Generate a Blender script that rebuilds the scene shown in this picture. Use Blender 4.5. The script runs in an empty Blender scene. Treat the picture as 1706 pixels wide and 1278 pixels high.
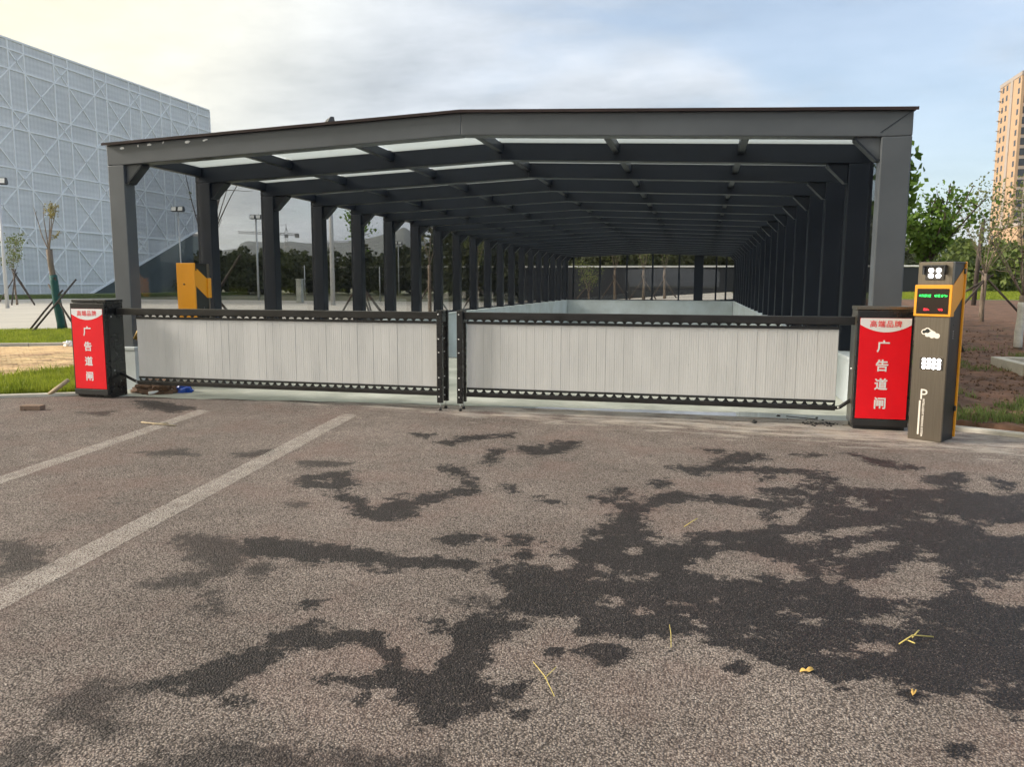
import bpy, bmesh, math, random
import numpy as np
from mathutils import Vector, Matrix, noise
R = math.radians
random.seed(7)
SC = bpy.context.scene
COL = SC.collection
# ------------------------------------------------------------------ camera
cd = bpy.data.cameras.new('camera')
cam = bpy.data.objects.new('camera', cd)
COL.objects.link(cam)
cd.sensor_width = 36.0
cd.lens = 1305.55 / 1706 * 36.0
cd.clip_start = 0.05
cd.clip_end = 12000
PITCH, YAW, ROLL = 0.1253, 0.2338, 0.0033
cam.matrix_world = (Matrix.Translation((0, 0, 1.5)) @ Matrix.Rotation(YAW, 4, 'Z')
                    @ Matrix.Rotation(math.pi / 2 - PITCH, 4, 'X') @ Matrix.Rotation(ROLL, 4, 'Z'))
SC.camera = cam
# ------------------------------------------------------------------ sky and sun
SUN_AZ, SUN_EL = R(-102), R(25)
SUN = Vector((math.sin(SUN_AZ) * math.cos(SUN_EL), math.cos(SUN_AZ) * math.cos(SUN_EL), math.sin(SUN_EL)))
W = bpy.data.worlds.new('World')
SC.world = W
W.use_nodes = True
def world():
    nt = W.node_tree; nt.nodes.clear(); L = nt.links
    def N(t, **k):
        n = nt.nodes.new(t)
        for a, b in k.items(): setattr(n, a, b)
        return n
    out = N('ShaderNodeOutputWorld'); bg = N('ShaderNodeBackground')
    bg.inputs[1].default_value = 0.12
    L.new(bg.outputs[0], out.inputs[0])
    sky = N('ShaderNodeTexSky'); sky.sky_type = 'NISHITA'
    sky.sun_disc = False; sky.sun_elevation = SUN_EL; sky.sun_rotation = SUN_AZ
    sky.air_density = 1.0; sky.dust_density = 1.6; sky.ozone_density = 1.3
    tc = N('ShaderNodeTexCoord')
    # cloud sheet: the view direction laid out on a flat layer overhead
    sep = N('ShaderNodeSeparateXYZ'); L.new(tc.outputs['Generated'], sep.inputs[0])
    def M(op, a, b=None, clamp=False):
        m = N('ShaderNodeMath', operation=op); m.use_clamp = clamp
        for i, v in enumerate((a, b)):
            if v is None: continue
            if isinstance(v, (int, float)): m.inputs[i].default_value = v
            else: L.new(v, m.inputs[i])
        return m.outputs[0]
    zz = M('ADD', M('MAXIMUM', sep.outputs[2], 0.0), 0.16)
    cmb = N('ShaderNodeCombineXYZ')
    L.new(M('DIVIDE', sep.outputs[0], zz), cmb.inputs[0]); L.new(M('DIVIDE', sep.outputs[1], zz), cmb.inputs[1])
    n1 = N('ShaderNodeTexNoise'); n1.inputs['Scale'].default_value = 0.7; n1.inputs['Detail'].default_value = 9
    n1.inputs['Roughness'].default_value = 0.55; n1.inputs['Distortion'].default_value = 0.35
    mp = N('ShaderNodeMapping'); mp.inputs['Location'].default_value = (3.1, 0.6, 0.0); mp.inputs['Scale'].default_value = (1.0, 1.35, 1)
    L.new(cmb.outputs[0], mp.inputs[0]); L.new(mp.outputs[0], n1.inputs['Vector'])
    n2 = N('ShaderNodeTexNoise'); n2.inputs['Scale'].default_value = 1.5; n2.inputs['Detail'].default_value = 6
    n2.inputs['Roughness'].default_value = 0.6
    L.new(mp.outputs[0], n2.inputs['Vector'])
    # nearness to the sun
    dot = N('ShaderNodeVectorMath', operation='DOT_PRODUCT')
    L.new(tc.outputs['Generated'], dot.inputs[0]); dot.inputs[1].default_value = SUN
    near = N('ShaderNodeMapRange'); near.interpolation_type = 'SMOOTHSTEP'
    near.inputs[1].default_value = 0.18; near.inputs[2].default_value = 0.78
    L.new(dot.outputs['Value'], near.inputs[0])
    # more cloud towards the sun's side of the sky
    cov = M('ADD', n1.outputs[0], M('MULTIPLY', M('SUBTRACT', dot.outputs['Value'], 0.0), 0.34))
    mask = N('ShaderNodeMapRange'); mask.interpolation_type = 'SMOOTHSTEP'
    mask.inputs[1].default_value = 0.36; mask.inputs[2].default_value = 0.60
    mask.inputs[3].default_value = 0.36; mask.inputs[4].default_value = 0.93
    L.new(cov, mask.inputs[0])
    # cloud colour: grey body with brighter edges, warm near the sun
    cg = N('ShaderNodeMix', data_type='RGBA'); L.new(n2.outputs[0], cg.inputs[0])
    sh = N('ShaderNodeMapRange'); sh.inputs[1].default_value = 0.32; sh.inputs[2].default_value = 0.66
    L.new(n2.outputs[0], sh.inputs[0]); L.new(sh.outputs[0], cg.inputs[0])
    cg.inputs[6].default_value = (2.25, 2.48, 2.75, 1); cg.inputs[7].default_value = (3.75, 3.98, 4.3, 1)
    cw = N('ShaderNodeMix', data_type='RGBA'); L.new(sh.outputs[0], cw.inputs[0])
    cw.inputs[6].default_value = (4.9, 4.4, 3.15, 1); cw.inputs[7].default_value = (6.5, 5.8, 3.7, 1)
    cm = N('ShaderNodeMix', data_type='RGBA'); L.new(near.outputs[0], cm.inputs[0])
    L.new(cg.outputs[2], cm.inputs[6]); L.new(cw.outputs[2], cm.inputs[7])
    fin = N('ShaderNodeMix', data_type='RGBA')
    L.new(mask.outputs[0], fin.inputs[0]); L.new(sky.outputs[0], fin.inputs[6]); L.new(cm.outputs[2], fin.inputs[7])
    L.new(fin.outputs[2], bg.inputs[0])
world()
sd = bpy.data.lights.new('sun', 'SUN'); sun = bpy.data.objects.new('sun', sd); COL.objects.link(sun)
sd.energy = 2.3; sd.angle = R(10.0); sd.color = (1.0, 0.92, 0.82)
sun.rotation_euler = SUN.to_track_quat('Z', 'Y').to_euler()
SC.view_settings.view_transform = 'Standard'; SC.view_settings.look = 'None'
SC.view_settings.exposure = 1.0; SC.view_settings.gamma = 1.0
SC.view_settings.use_curve_mapping = False
SC.cycles.use_denoising = True
SC.cycles.use_adaptive_sampling = True; SC.cycles.adaptive_threshold = 0.03
SC.cycles.max_bounces = 10; SC.cycles.diffuse_bounces = 4; SC.cycles.glossy_bounces = 4
SC.cycles.transparent_max_bounces = 40; SC.cycles.transmission_bounces = 4
SC.cycles.volume_bounces = 0; SC.cycles.use_light_tree = False
SC.cycles.sample_clamp_indirect = 8.0

# ------------------------------------------------------------------ materials
def mat(name, col=(0.5, 0.5, 0.5), rough=0.6, metal=0.0, var=0.0, vscale=3.0, bump=0.0, bscale=40.0, spec=0.5, coat=0.0,
        detail=6, stretch=None, hue=None, rnd=0.0):
    """Principled paint / metal / plaster with noise variation, per-object variation and fine relief."""
    m = bpy.data.materials.new(name); m.use_nodes = True
    nt = m.node_tree; L = nt.links; b = nt.nodes['Principled BSDF']
    b.inputs['Roughness'].default_value = rough; b.inputs['Metallic'].default_value = metal
    b.inputs['Specular IOR Level'].default_value = spec; b.inputs['Coat Weight'].default_value = coat
    b.inputs['Base Color'].default_value = (*col, 1)
    tc = nt.nodes.new('ShaderNodeNewGeometry'); src = tc.outputs['Position']
    if stretch:
        mp = nt.nodes.new('ShaderNodeMapping'); mp.inputs['Scale'].default_value = stretch
        L.new(src, mp.inputs[0]); src = mp.outputs[0]
    last = None
    if var > 0:
        n = nt.nodes.new('ShaderNodeTexNoise'); n.inputs['Scale'].default_value = vscale; n.inputs['Detail'].default_value = detail
        n.inputs['Roughness'].default_value = 0.62
        L.new(src, n.inputs['Vector'])
        mr = nt.nodes.new('ShaderNodeMapRange'); mr.inputs[1].default_value = 0.28; mr.inputs[2].default_value = 0.72
        L.new(n.outputs[0], mr.inputs[0])
        mx = nt.nodes.new('ShaderNodeMix'); mx.data_type = 'RGBA'; L.new(mr.outputs[0], mx.inputs[0])
        h = hue or col
        mx.inputs[6].default_value = tuple(c * (1 - var) for c in h) + (1,)
        mx.inputs[7].default_value = tuple(min(1, c * (1 + var)) for c in col) + (1,)
        last = mx.outputs[2]
        mr2 = nt.nodes.new('ShaderNodeMapRange'); mr2.inputs[3].default_value = max(0.02, rough - 0.12); mr2.inputs[4].default_value = min(1, rough + 0.12)
        L.new(n.outputs[0], mr2.inputs[0]); L.new(mr2.outputs[0], b.inputs['Roughness'])
    if rnd > 0:
        oi = nt.nodes.new('ShaderNodeObjectInfo'); mr3 = nt.nodes.new('ShaderNodeMapRange')
        mr3.inputs[3].default_value = 1 - rnd; mr3.inputs[4].default_value = 1 + rnd
        L.new(oi.outputs['Random'], mr3.inputs[0])
        vm = nt.nodes.new('ShaderNodeVectorMath'); vm.operation = 'SCALE'; L.new(mr3.outputs[0], vm.inputs['Scale'])
        if last: L.new(last, vm.inputs[0])
        else: vm.inputs[0].default_value = col
        last = vm.outputs[0]
    if last: L.new(last, b.inputs['Base Color'])
    if bump > 0:
        n = nt.nodes.new('ShaderNodeTexNoise'); n.inputs['Scale'].default_value = bscale; n.inputs['Detail'].default_value = 5
        L.new(src, n.inputs['Vector'])
        bp = nt.nodes.new('ShaderNodeBump'); bp.inputs['Strength'].default_value = bump; bp.inputs['Distance'].default_value = 0.01
        L.new(n.outputs[0], bp.inputs['Height']); L.new(bp.outputs[0], b.inputs['Normal'])
    return m

def glass_mat(name, tint, frost=0.0):
    m = bpy.data.materials.new(name); m.use_nodes = True
    nt = m.node_tree; nt.nodes.clear(); L = nt.links
    o = nt.nodes.new('ShaderNodeOutputMaterial'); mx = nt.nodes.new('ShaderNodeMixShader')
    tr = nt.nodes.new('ShaderNodeBsdfTransparent'); tr.inputs[0].default_value = (*tint, 1)
    body = tr.outputs[0]
    if frost > 0:                       # milky interlayer that scatters part of the light
        tl = nt.nodes.new('ShaderNodeBsdfTranslucent'); tl.inputs[0].default_value = (0.9, 0.95, 0.95, 1)
        fm = nt.nodes.new('ShaderNodeMixShader'); fm.inputs[0].default_value = frost
        L.new(tr.outputs[0], fm.inputs[1]); L.new(tl.outputs[0], fm.inputs[2]); body = fm.outputs[0]
    gl = nt.nodes.new('ShaderNodeBsdfGlossy'); gl.inputs['Roughness'].default_value = 0.015
    lw = nt.nodes.new('ShaderNodeLayerWeight'); lw.inputs[0].default_value = 0.5
    pw = nt.nodes.new('ShaderNodeMath'); pw.operation = 'POWER'; pw.inputs[1].default_value = 5.0; L.new(lw.outputs['Facing'], pw.inputs[0])
    fr = nt.nodes.new('ShaderNodeMath'); fr.operation = 'MULTIPLY_ADD'; fr.inputs[1].default_value = 0.96; fr.inputs[2].default_value = 0.04
    L.new(pw.outputs[0], fr.inputs[0]); L.new(fr.outputs[0], mx.inputs[0]); L.new(body, mx.inputs[1]); L.new(gl.outputs[0], mx.inputs[2])
    L.new(mx.outputs[0], o.inputs[0])
    return m

def emit_mat(name, col, s):
    m = bpy.data.materials.new(name); m.use_nodes = True
    b = m.node_tree.nodes['Principled BSDF']
    b.inputs['Base Color'].default_value = (*col, 1)
    b.inputs['Emission Color'].default_value = (*col, 1); b.inputs['Emission Strength'].default_value = s
    m.cycles.emission_sampling = 'NONE'
    return m

def leaf_mat(name, dark, light, trans=0.35):
    m = bpy.data.materials.new(name); m.use_nodes = True
    nt = m.node_tree; nt.nodes.clear(); L = nt.links
    o = nt.nodes.new('ShaderNodeOutputMaterial'); mx = nt.nodes.new('ShaderNodeMixShader'); mx.inputs[0].default_value = trans
    g = nt.nodes.new('ShaderNodeNewGeometry')
    n = nt.nodes.new('ShaderNodeTexNoise'); n.inputs['Scale'].default_value = 1.7; n.inputs['Detail'].default_value = 3
    L.new(g.outputs['Position'], n.inputs['Vector'])
    ad = nt.nodes.new('ShaderNodeMath'); ad.operation = 'ADD'
    mr = nt.nodes.new('ShaderNodeMath'); mr.operation = 'MULTIPLY'; mr.inputs[1].default_value = 0.6
    L.new(g.outputs['Random Per Island'], mr.inputs[0]); L.new(mr.outputs[0], ad.inputs[0])
    mm = nt.nodes.new('ShaderNodeMapRange'); mm.inputs[1].default_value = 0.3; mm.inputs[2].default_value = 0.7; mm.inputs[4].default_value = 0.5
    L.new(n.outputs[0], mm.inputs[0]); L.new(mm.outputs[0], ad.inputs[1])
    c = nt.nodes.new('ShaderNodeMix'); c.data_type = 'RGBA'; L.new(ad.outputs[0], c.inputs[0])
    c.inputs[6].default_value = (*dark, 1); c.inputs[7].default_value = (*light, 1)
    d = nt.nodes.new('ShaderNodeBsdfPrincipled'); d.inputs['Roughness'].default_value = 0.55; d.inputs['Specular IOR Level'].default_value = 0.25
    t = nt.nodes.new('ShaderNodeBsdfTranslucent')
    L.new(c.outputs[2], d.inputs['Base Color']); L.new(c.outputs[2], t.inputs[0])
    L.new(d.outputs[0], mx.inputs[1]); L.new(t.outputs[0], mx.inputs[2]); L.new(mx.outputs[0], o.inputs[0])
    return m

def asphalt_mat():
    m = bpy.data.materials.new('asphalt'); m.use_nodes = True
    nt = m.node_tree; L = nt.links; b = nt.nodes['Principled BSDF']
    def N(t): return nt.nodes.new(t)
    def MR(src, a, c, lo=0.0, hi=1.0, smooth=False):
        n = N('ShaderNodeMapRange'); n.inputs[1].default_value = a; n.inputs[2].default_value = c
        n.inputs[3].default_value = lo; n.inputs[4].default_value = hi
        if smooth: n.interpolation_type = 'SMOOTHSTEP'
        L.new(src, n.inputs[0]); return n.outputs[0]
    def MA(op, a, c):
        n = N('ShaderNodeMath'); n.operation = op
        for i, v in enumerate((a, c)):
            if isinstance(v, (int, float)): n.inputs[i].default_value = v
            else: L.new(v, n.inputs[i])
        return n.outputs[0]
    def MIX(f, a, c):
        n = N('ShaderNodeMix'); n.data_type = 'RGBA'
        if isinstance(f, (int, float)): n.inputs[0].default_value = f
        else: L.new(f, n.inputs[0])
        for i, v in ((6, a), (7, c)):
            if isinstance(v, tuple): n.inputs[i].default_value = (*v, 1)
            else: L.new(v, n.inputs[i])
        return n.outputs[2]
    P = N('ShaderNodeNewGeometry').outputs['Position']
    def noi(scale, detail=4, rough=0.6, vec=P):
        n = N('ShaderNodeTexNoise'); n.inputs['Scale'].default_value = scale; n.inputs['Detail'].default_value = detail
        n.inputs['Roughness'].default_value = rough; L.new(vec, n.inputs['Vector']); return n.outputs[0]
    def vor(scale, feat='F1'):
        n = N('ShaderNodeTexVoronoi'); n.inputs['Scale'].default_value = scale; n.feature = feat
        if scale > 100: L.new(P, n.inputs['Vector']); return n
        wv = N('ShaderNodeTexNoise'); wv.inputs['Scale'].default_value = scale * 0.7; wv.inputs['Detail'].default_value = 0; L.new(P, wv.inputs['Vector'])
        ad = N('ShaderNodeVectorMath'); ad.operation = 'MULTIPLY_ADD'; L.new(wv.outputs['Color'], ad.inputs[0])
        ad.inputs[1].default_value = (0.3 / scale,) * 3; L.new(P, ad.inputs[2])
        L.new(ad.outputs[0], n.inputs['Vector']); return n
    v = vor(122); v2 = vor(240)
    rnd = N('ShaderNodeSeparateColor'); L.new(v.outputs['Color'], rnd.inputs[0])
    rnd2 = N('ShaderNodeSeparateColor'); L.new(v2.outputs['Color'], rnd2.inputs[0])
    ramp = N('ShaderNodeValToRGB'); e = ramp.color_ramp.elements
    e[0].position = 0.0; e[0].color = (0.105, 0.080, 0.076, 1); e[1].position = 1.0; e[1].color = (0.66, 0.60, 0.545, 1)
    for p, c in ((0.35, (0.24, 0.197, 0.176)), (0.7, (0.345, 0.288, 0.257)), (0.9, (0.455, 0.388, 0.347))):
        x = e.new(p); x.color = (*c, 1)
    L.new(MA('ADD', MA('MULTIPLY', rnd.outputs[0], 0.65), MA('MULTIPLY', rnd2.outputs[0], 0.35)), ramp.inputs[0])
    # dark binder in the gaps between the stones
    gap = MR(v.outputs['Distance'], 0.36, 0.72, 1.06, 0.36, True)
    big = MR(noi(0.5, 5), 0.3, 0.7, 0.74, 1.2)
    mid = MR(noi(4.5, 4, 0.7), 0.3, 0.7, 0.86, 1.12)
    mul = MA('MULTIPLY', MA('MULTIPLY', gap, big), mid)
    sc = N('ShaderNodeVectorMath'); sc.operation = 'SCALE'; L.new(ramp.outputs[0], sc.inputs[0]); L.new(mul, sc.inputs['Scale'])
    col = sc.outputs[0]
    # reddish rubber scuffs
    col = MIX(MR(noi(1.3, 5), 0.48, 0.70, 0, 0.42), col, (0.215, 0.135, 0.118))
    # cement dust smeared near the slab (attribute) in long streaks
    def attr(nm):
        a = N('ShaderNodeAttribute'); a.attribute_name = nm; return a.outputs['Fac']
    mp = N('ShaderNodeMapping'); mp.inputs['Scale'].default_value = (0.8, 2.6, 1); L.new(P, mp.inputs[0])
    stre = noi(2.2, 5, 0.68, mp.outputs[0])
    dust = MR(MA('ADD', stre, MA('MULTIPLY', attr('dust'), 0.32)), 0.66, 0.90, 0, 0.72, True)
    col = MIX(dust, col, MIX(MR(noi(3.0, 3), 0.4, 0.6), (0.60, 0.53, 0.46), (0.46, 0.43, 0.40)))
    # water stains: traced shapes with ragged capillary edges
    rag = MA('ADD', MA('MULTIPLY', MA('SUBTRACT', noi(5.5, 6, 0.75), 0.5), 1.15), MA('ADD', MA('ADD', MA('MULTIPLY', MA('SUBTRACT', noi(15, 3, 0.7), 0.5), 0.8), MA('MULTIPLY', MA('SUBTRACT', noi(48, 1), 0.5), 0.2)), MA('MULTIPLY', MA('SUBTRACT', rnd.outputs[1], 0.5), 0.08)))
    wet = MR(MA('ADD', attr('wet'), rag), 0.41, 0.48, 0, 1, True)
    damp = MA('MULTIPLY', MR(MA('ADD', attr('damp'), MA('MULTIPLY', rag, 0.9)), 0.30, 0.62, 0, 1, True), 0.80)
    dry = MR(noi(3.4, 6, 0.7), 0.575, 0.635, 1.0, 0.12, True)
    wet = MA('MULTIPLY', wet, dry)
    ring = MR(MA('ADD', attr('wet'), MA('MULTIPLY', rag, 0.7)), 0.30, 0.44, 0, 0.22, True)
    spots = MR(noi(10, 3, 0.5), 0.70, 0.76, 0, 0.8, True)
    wetness = MA('MAXIMUM', MA('MAXIMUM', wet, ring), MA('MAXIMUM', damp, spots))
    tips = MR(rnd2.outputs[1], 0.80, 0.98, 1.0, 0.45)
    wetness = MA('MULTIPLY', wetness, tips)
    scw = N('ShaderNodeVectorMath'); scw.operation = 'MULTIPLY'; L.new(col, scw.inputs[0]); scw.inputs[1].default_value = (0.088, 0.084, 0.100)
    col = MIX(wetness, col, scw.outputs[0])
    L.new(col, b.inputs['Base Color'])
    L.new(MR(wetness, 0, 1, 0.88, 0.58), b.inputs['Roughness'])
    L.new(MR(wetness, 0, 1, 0.25, 0.28), b.inputs['Specular IOR Level'])
    hgt = MA('ADD', MA('MULTIPLY', v.outputs['Distance'], -0.9), MA('MULTIPLY', v2.outputs['Distance'], -0.35))
    bp = N('ShaderNodeBump'); bp.inputs['Strength'].default_value = 0.9; bp.inputs['Distance'].default_value = 0.009
    L.new(MA('ADD', hgt, MA('MULTIPLY', noi(14, 1), 0.4)), bp.inputs['Height']); L.new(bp.outputs[0], b.inputs['Normal'])
    return m

def marking_mat():
    m = bpy.data.materials.new('worn_road_paint'); m.use_nodes = True
    nt = m.node_tree; L = nt.links; b = nt.nodes['Principled BSDF']; out = nt.nodes['Material Output']
    g = nt.nodes.new('ShaderNodeNewGeometry')
    v = nt.nodes.new('ShaderNodeTexVoronoi'); v.inputs['Scale'].default_value = 110; L.new(g.outputs['Position'], v.inputs['Vector'])
    n = nt.nodes.new('ShaderNodeTexNoise'); n.inputs['Scale'].default_value = 7; n.inputs['Detail'].default_value = 7; n.inputs['Roughness'].default_value = 0.7
    L.new(g.outputs['Position'], n.inputs['Vector'])
    a = nt.nodes.new('ShaderNodeMath'); a.operation = 'MULTIPLY_ADD'; a.inputs[1].default_value = 0.75
    L.new(n.outputs[0], a.inputs[0]); L.new(v.outputs['Distance'], a.inputs[2])
    r = nt.nodes.new('ShaderNodeMapRange'); r.inputs[1].default_value = 0.70; r.inputs[2].default_value = 1.0; r.inputs[3].default_value = 0.66; r.inputs[4].default_value = 0.05
    L.new(a.outputs[0], r.inputs[0])
    t = nt.nodes.new('ShaderNodeBsdfTransparent'); mx = nt.nodes.new('ShaderNodeMixShader')
    L.new(r.outputs[0], mx.inputs[0]); L.new(t.outputs[0], mx.inputs[1]); L.new(b.outputs[0], mx.inputs[2]); L.new(mx.outputs[0], out.inputs[0])
    b.inputs['Base Color'].default_value = (0.60, 0.54, 0.49, 1); b.inputs['Roughness'].default_value = 0.85
    return m

def brushed(name, col, rough=0.38, metal=0.75, vert=True):
    m = mat(name, col, rough, metal)
    nt = m.node_tree; L = nt.links; b = nt.nodes['Principled BSDF']
    tc = nt.nodes.new('ShaderNodeTexCoord'); mp = nt.nodes.new('ShaderNodeMapping')
    mp.inputs['Scale'].default_value = (3, 3, 260) if not vert else (260, 260, 3)
    n = nt.nodes.new('ShaderNodeTexNoise'); n.inputs['Scale'].default_value = 1.0; n.inputs['Detail'].default_value = 3
    L.new(tc.outputs['Object'], mp.inputs[0]); L.new(mp.outputs[0], n.inputs['Vector'])
    r = nt.nodes.new('ShaderNodeMapRange'); r.inputs[1].default_value = 0.25; r.inputs[2].default_value = 0.75
    r.inputs[3].default_value = 0.8; r.inputs[4].default_value = 1.15
    L.new(n.outputs[0], r.inputs[0])
    s = nt.nodes.new('ShaderNodeVectorMath'); s.operation = 'SCALE'; s.inputs[0].default_value = col; L.new(r.outputs[0], s.inputs['Scale'])
    L.new(s.outputs[0], b.inputs['Base Color'])
    bp = nt.nodes.new('ShaderNodeBump'); bp.inputs['Strength'].default_value = 0.08; bp.inputs['Distance'].default_value = 0.002
    L.new(n.outputs[0], bp.inputs['Height']); L.new(bp.outputs[0], b.inputs['Normal'])
    return m

def hall_mat():
    """pale perforated cladding: fine louvre lines running across, with soft weathered bands"""
    m = mat('perforated_cladding', (0.75, 0.745, 0.735), 0.5, 0.0, var=0.10, vscale=0.35, stretch=(1, 0.5, 2.2))
    nt = m.node_tree; L = nt.links; b = nt.nodes['Principled BSDF']
    g = nt.nodes.new('ShaderNodeNewGeometry'); sp = nt.nodes.new('ShaderNodeSeparateXYZ'); L.new(g.outputs['Position'], sp.inputs[0])
    def line(axis, scale, lo):
        a = nt.nodes.new('ShaderNodeMath'); a.operation = 'MULTIPLY'; a.inputs[1].default_value = scale; L.new(sp.outputs[axis], a.inputs[0])
        f = nt.nodes.new('ShaderNodeMath'); f.operation = 'PINGPONG'; f.inputs[1].default_value = 0.5; L.new(a.outputs[0], f.inputs[0])
        r = nt.nodes.new('ShaderNodeMapRange'); r.inputs[1].default_value = 0.1; r.inputs[2].default_value = 0.4; r.inputs[3].default_value = lo
        L.new(f.outputs[0], r.inputs[0]); return r.outputs[0]
    mu = nt.nodes.new('ShaderNodeMath'); mu.operation = 'MULTIPLY'; L.new(line(2, 1.55, 0.93), mu.inputs[0]); L.new(line(1, 2.0, 0.94), mu.inputs[1])
    src = b.inputs['Base Color'].links[0].from_socket
    s = nt.nodes.new('ShaderNodeVectorMath'); s.operation = 'SCALE'; L.new(src, s.inputs[0]); L.new(mu.outputs[0], s.inputs['Scale'])
    L.new(s.outputs[0], b.inputs['Base Color'])
    return m

M = {}
M['asphalt'] = asphalt_mat()
M['marking'] = marking_mat()
M['earth'] = mat('dry_ground', (0.20, 0.19, 0.13), 0.95, var=0.35, vscale=0.08, bump=0.3, bscale=6, hue=(0.10, 0.13, 0.05))
M['apron'] = mat('pale_concrete', (0.45, 0.455, 0.41), 0.8, var=0.32, vscale=1.3, bump=0.25, bscale=60, hue=(0.40, 0.42, 0.36))
M['plaza'] = mat('plaza_concrete', (0.50, 0.47, 0.42), 0.85, var=0.12, vscale=0.4, bump=0.2, bscale=20)
M['kerb'] = mat('kerb_concrete', (0.52, 0.49, 0.43), 0.85, var=0.16, vscale=4, bump=0.4, bscale=70, rnd=0.06)
M['plaster'] = mat('pale_plaster', (0.55, 0.60, 0.635), 0.8, var=0.16, vscale=0.7, bump=0.15, bscale=30, hue=(0.52, 0.56, 0.57))
M['soil'] = mat('red_brown_soil', (0.165, 0.084, 0.050), 0.95, var=0.45, vscale=2.2, bump=0.9, bscale=28, hue=(0.10, 0.06, 0.038), detail=9)
M['clod'] = mat('soil_clod', (0.15, 0.088, 0.055), 0.95, var=0.4, vscale=9, bump=0.6, bscale=90)
M['turf'] = mat('turf_soil', (0.10, 0.13, 0.03), 0.95, var=0.4, vscale=3, bump=0.6, bscale=50)
M['blade'] = leaf_mat('grass_blade', (0.11, 0.18, 0.016), (0.42, 0.46, 0.055), 0.45)
M['blade2'] = leaf_mat('thin_grass_blade', (0.07, 0.12, 0.03), (0.24, 0.30, 0.09), 0.35)
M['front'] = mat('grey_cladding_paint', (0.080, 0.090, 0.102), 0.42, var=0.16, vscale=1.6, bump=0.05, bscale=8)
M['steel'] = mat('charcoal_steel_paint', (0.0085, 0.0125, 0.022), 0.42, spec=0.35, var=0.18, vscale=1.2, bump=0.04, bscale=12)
M['flash'] = mat('maroon_flashing', (0.030, 0.016, 0.016), 0.5, var=0.3, vscale=3)
M['glass'] = glass_mat('tinted_glass', (0.80, 0.805, 0.81))
M['roofglass'] = glass_mat('frosted_roof_glass', (0.93, 0.955, 0.955), 0.55)
M['film'] = mat('white_film_scrap', (0.8, 0.8, 0.8), 0.5)
M['black'] = mat('black_gloss_paint', (0.013, 0.013, 0.014), 0.28, var=0.25, vscale=5, bump=0.04, bscale=30, coat=0.15)
M['blackm'] = mat('black_satin_paint', (0.02, 0.02, 0.021), 0.45, var=0.3, vscale=4, bump=0.06, bscale=60)
M['rail'] = mat('black_dusty_rail', (0.016, 0.015, 0.015), 0.32, var=0.6, vscale=7, stretch=(0.6, 2, 2))
M['bronze'] = brushed('brushed_bronze', (0.21, 0.182, 0.148), 0.32, 0.85)
M['sidegrey'] = mat('dark_grey_side', (0.025, 0.027, 0.027), 0.42, 0.3, var=0.15, vscale=3)
M['orange'] = mat('orange_paint', (0.80, 0.33, 0.015), 0.38, var=0.06, vscale=2)
M['red'] = mat('red_print', (0.86, 0.006, 0.016), 0.6, spec=0.25, var=0.06, vscale=3, bump=0.3, bscale=6)
M['white'] = mat('white_print', (0.82, 0.82, 0.82), 0.5)
M['cream'] = mat('cream_print', (0.80, 0.74, 0.66), 0.5)
M['slat'] = mat('satin_aluminium_slat', (0.625, 0.62, 0.61), 0.34, 0.0, var=0.07, vscale=1.2, stretch=(3, 3, 0.8), rnd=0.02, hue=(0.585, 0.585, 0.58))
M['bolt'] = mat('bolt_steel', (0.62, 0.62, 0.62), 0.3, 0.9)
M['screen'] = mat('dark_led_screen', (0.018, 0.009, 0.006), 0.18, coat=0.3)
M['lens'] = mat('camera_panel', (0.05, 0.045, 0.04), 0.3)
M['led'] = emit_mat('white_led', (1, 0.98, 0.96), 8.0)
M['ledg'] = emit_mat('green_led', (0.02, 0.85, 0.12), 1.4)
M['ledr'] = emit_mat('red_led', (1.0, 0.02, 0.04), 1.6)
M['bark'] = mat('grey_bark', (0.20, 0.155, 0.12), 0.9, var=0.4, vscale=14, bump=0.7, bscale=60, stretch=(1, 1, 0.3))
M['barkd'] = mat('dark_bark', (0.075, 0.055, 0.042), 0.9, var=0.4, vscale=14, bump=0.7, bscale=60)
M['wash'] = mat('whitewashed_bark', (0.62, 0.60, 0.56), 0.9, var=0.2, vscale=12, bump=0.6, bscale=50)
M['wrap'] = mat('green_trunk_wrap', (0.012, 0.085, 0.075), 0.7, var=0.2, vscale=20, bump=0.5, bscale=60)
M['pole'] = mat('weathered_pole_wood', (0.065, 0.05, 0.042), 0.85, var=0.4, vscale=12, bump=0.5, bscale=60)
M['wood'] = mat('pale_timber', (0.45, 0.36, 0.24), 0.8, var=0.25, vscale=12, stretch=(4, 4, 1))
M['leaf'] = leaf_mat('plane_leaf', (0.030, 0.078, 0.014), (0.18, 0.29, 0.045))
M['leaf2'] = leaf_mat('pale_leaf', (0.07, 0.10, 0.03), (0.22, 0.25, 0.08))
M['leaf3'] = leaf_mat('yellowing_leaf', (0.16, 0.14, 0.04), (0.36, 0.31, 0.12))
M['forest'] = leaf_mat('forest_leaf', (0.045, 0.056, 0.028), (0.12, 0.13, 0.06), 0.25)
M['forest2'] = leaf_mat('bright_forest_leaf', (0.05, 0.085, 0.02), (0.19, 0.24, 0.06), 0.25)
M['hill'] = mat('far_hill', (0.075, 0.085, 0.085), 1.0, var=0.3, vscale=0.012)
M['hall'] = hall_mat()
M['hallbar'] = mat('white_lattice_bar', (0.94, 0.94, 0.94), 0.5)
M['halldark'] = mat('hall_base_cladding', (0.16, 0.19, 0.19), 0.4, var=0.2, vscale=0.3)
M['tower'] = mat('cream_render', (0.50, 0.335, 0.215), 0.85, var=0.06, vscale=0.1)
M['towerw'] = mat('pale_render', (0.40, 0.345, 0.32), 0.85, var=0.06, vscale=0.1)
M['window'] = mat('dark_window', (0.03, 0.035, 0.045), 0.12)
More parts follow.
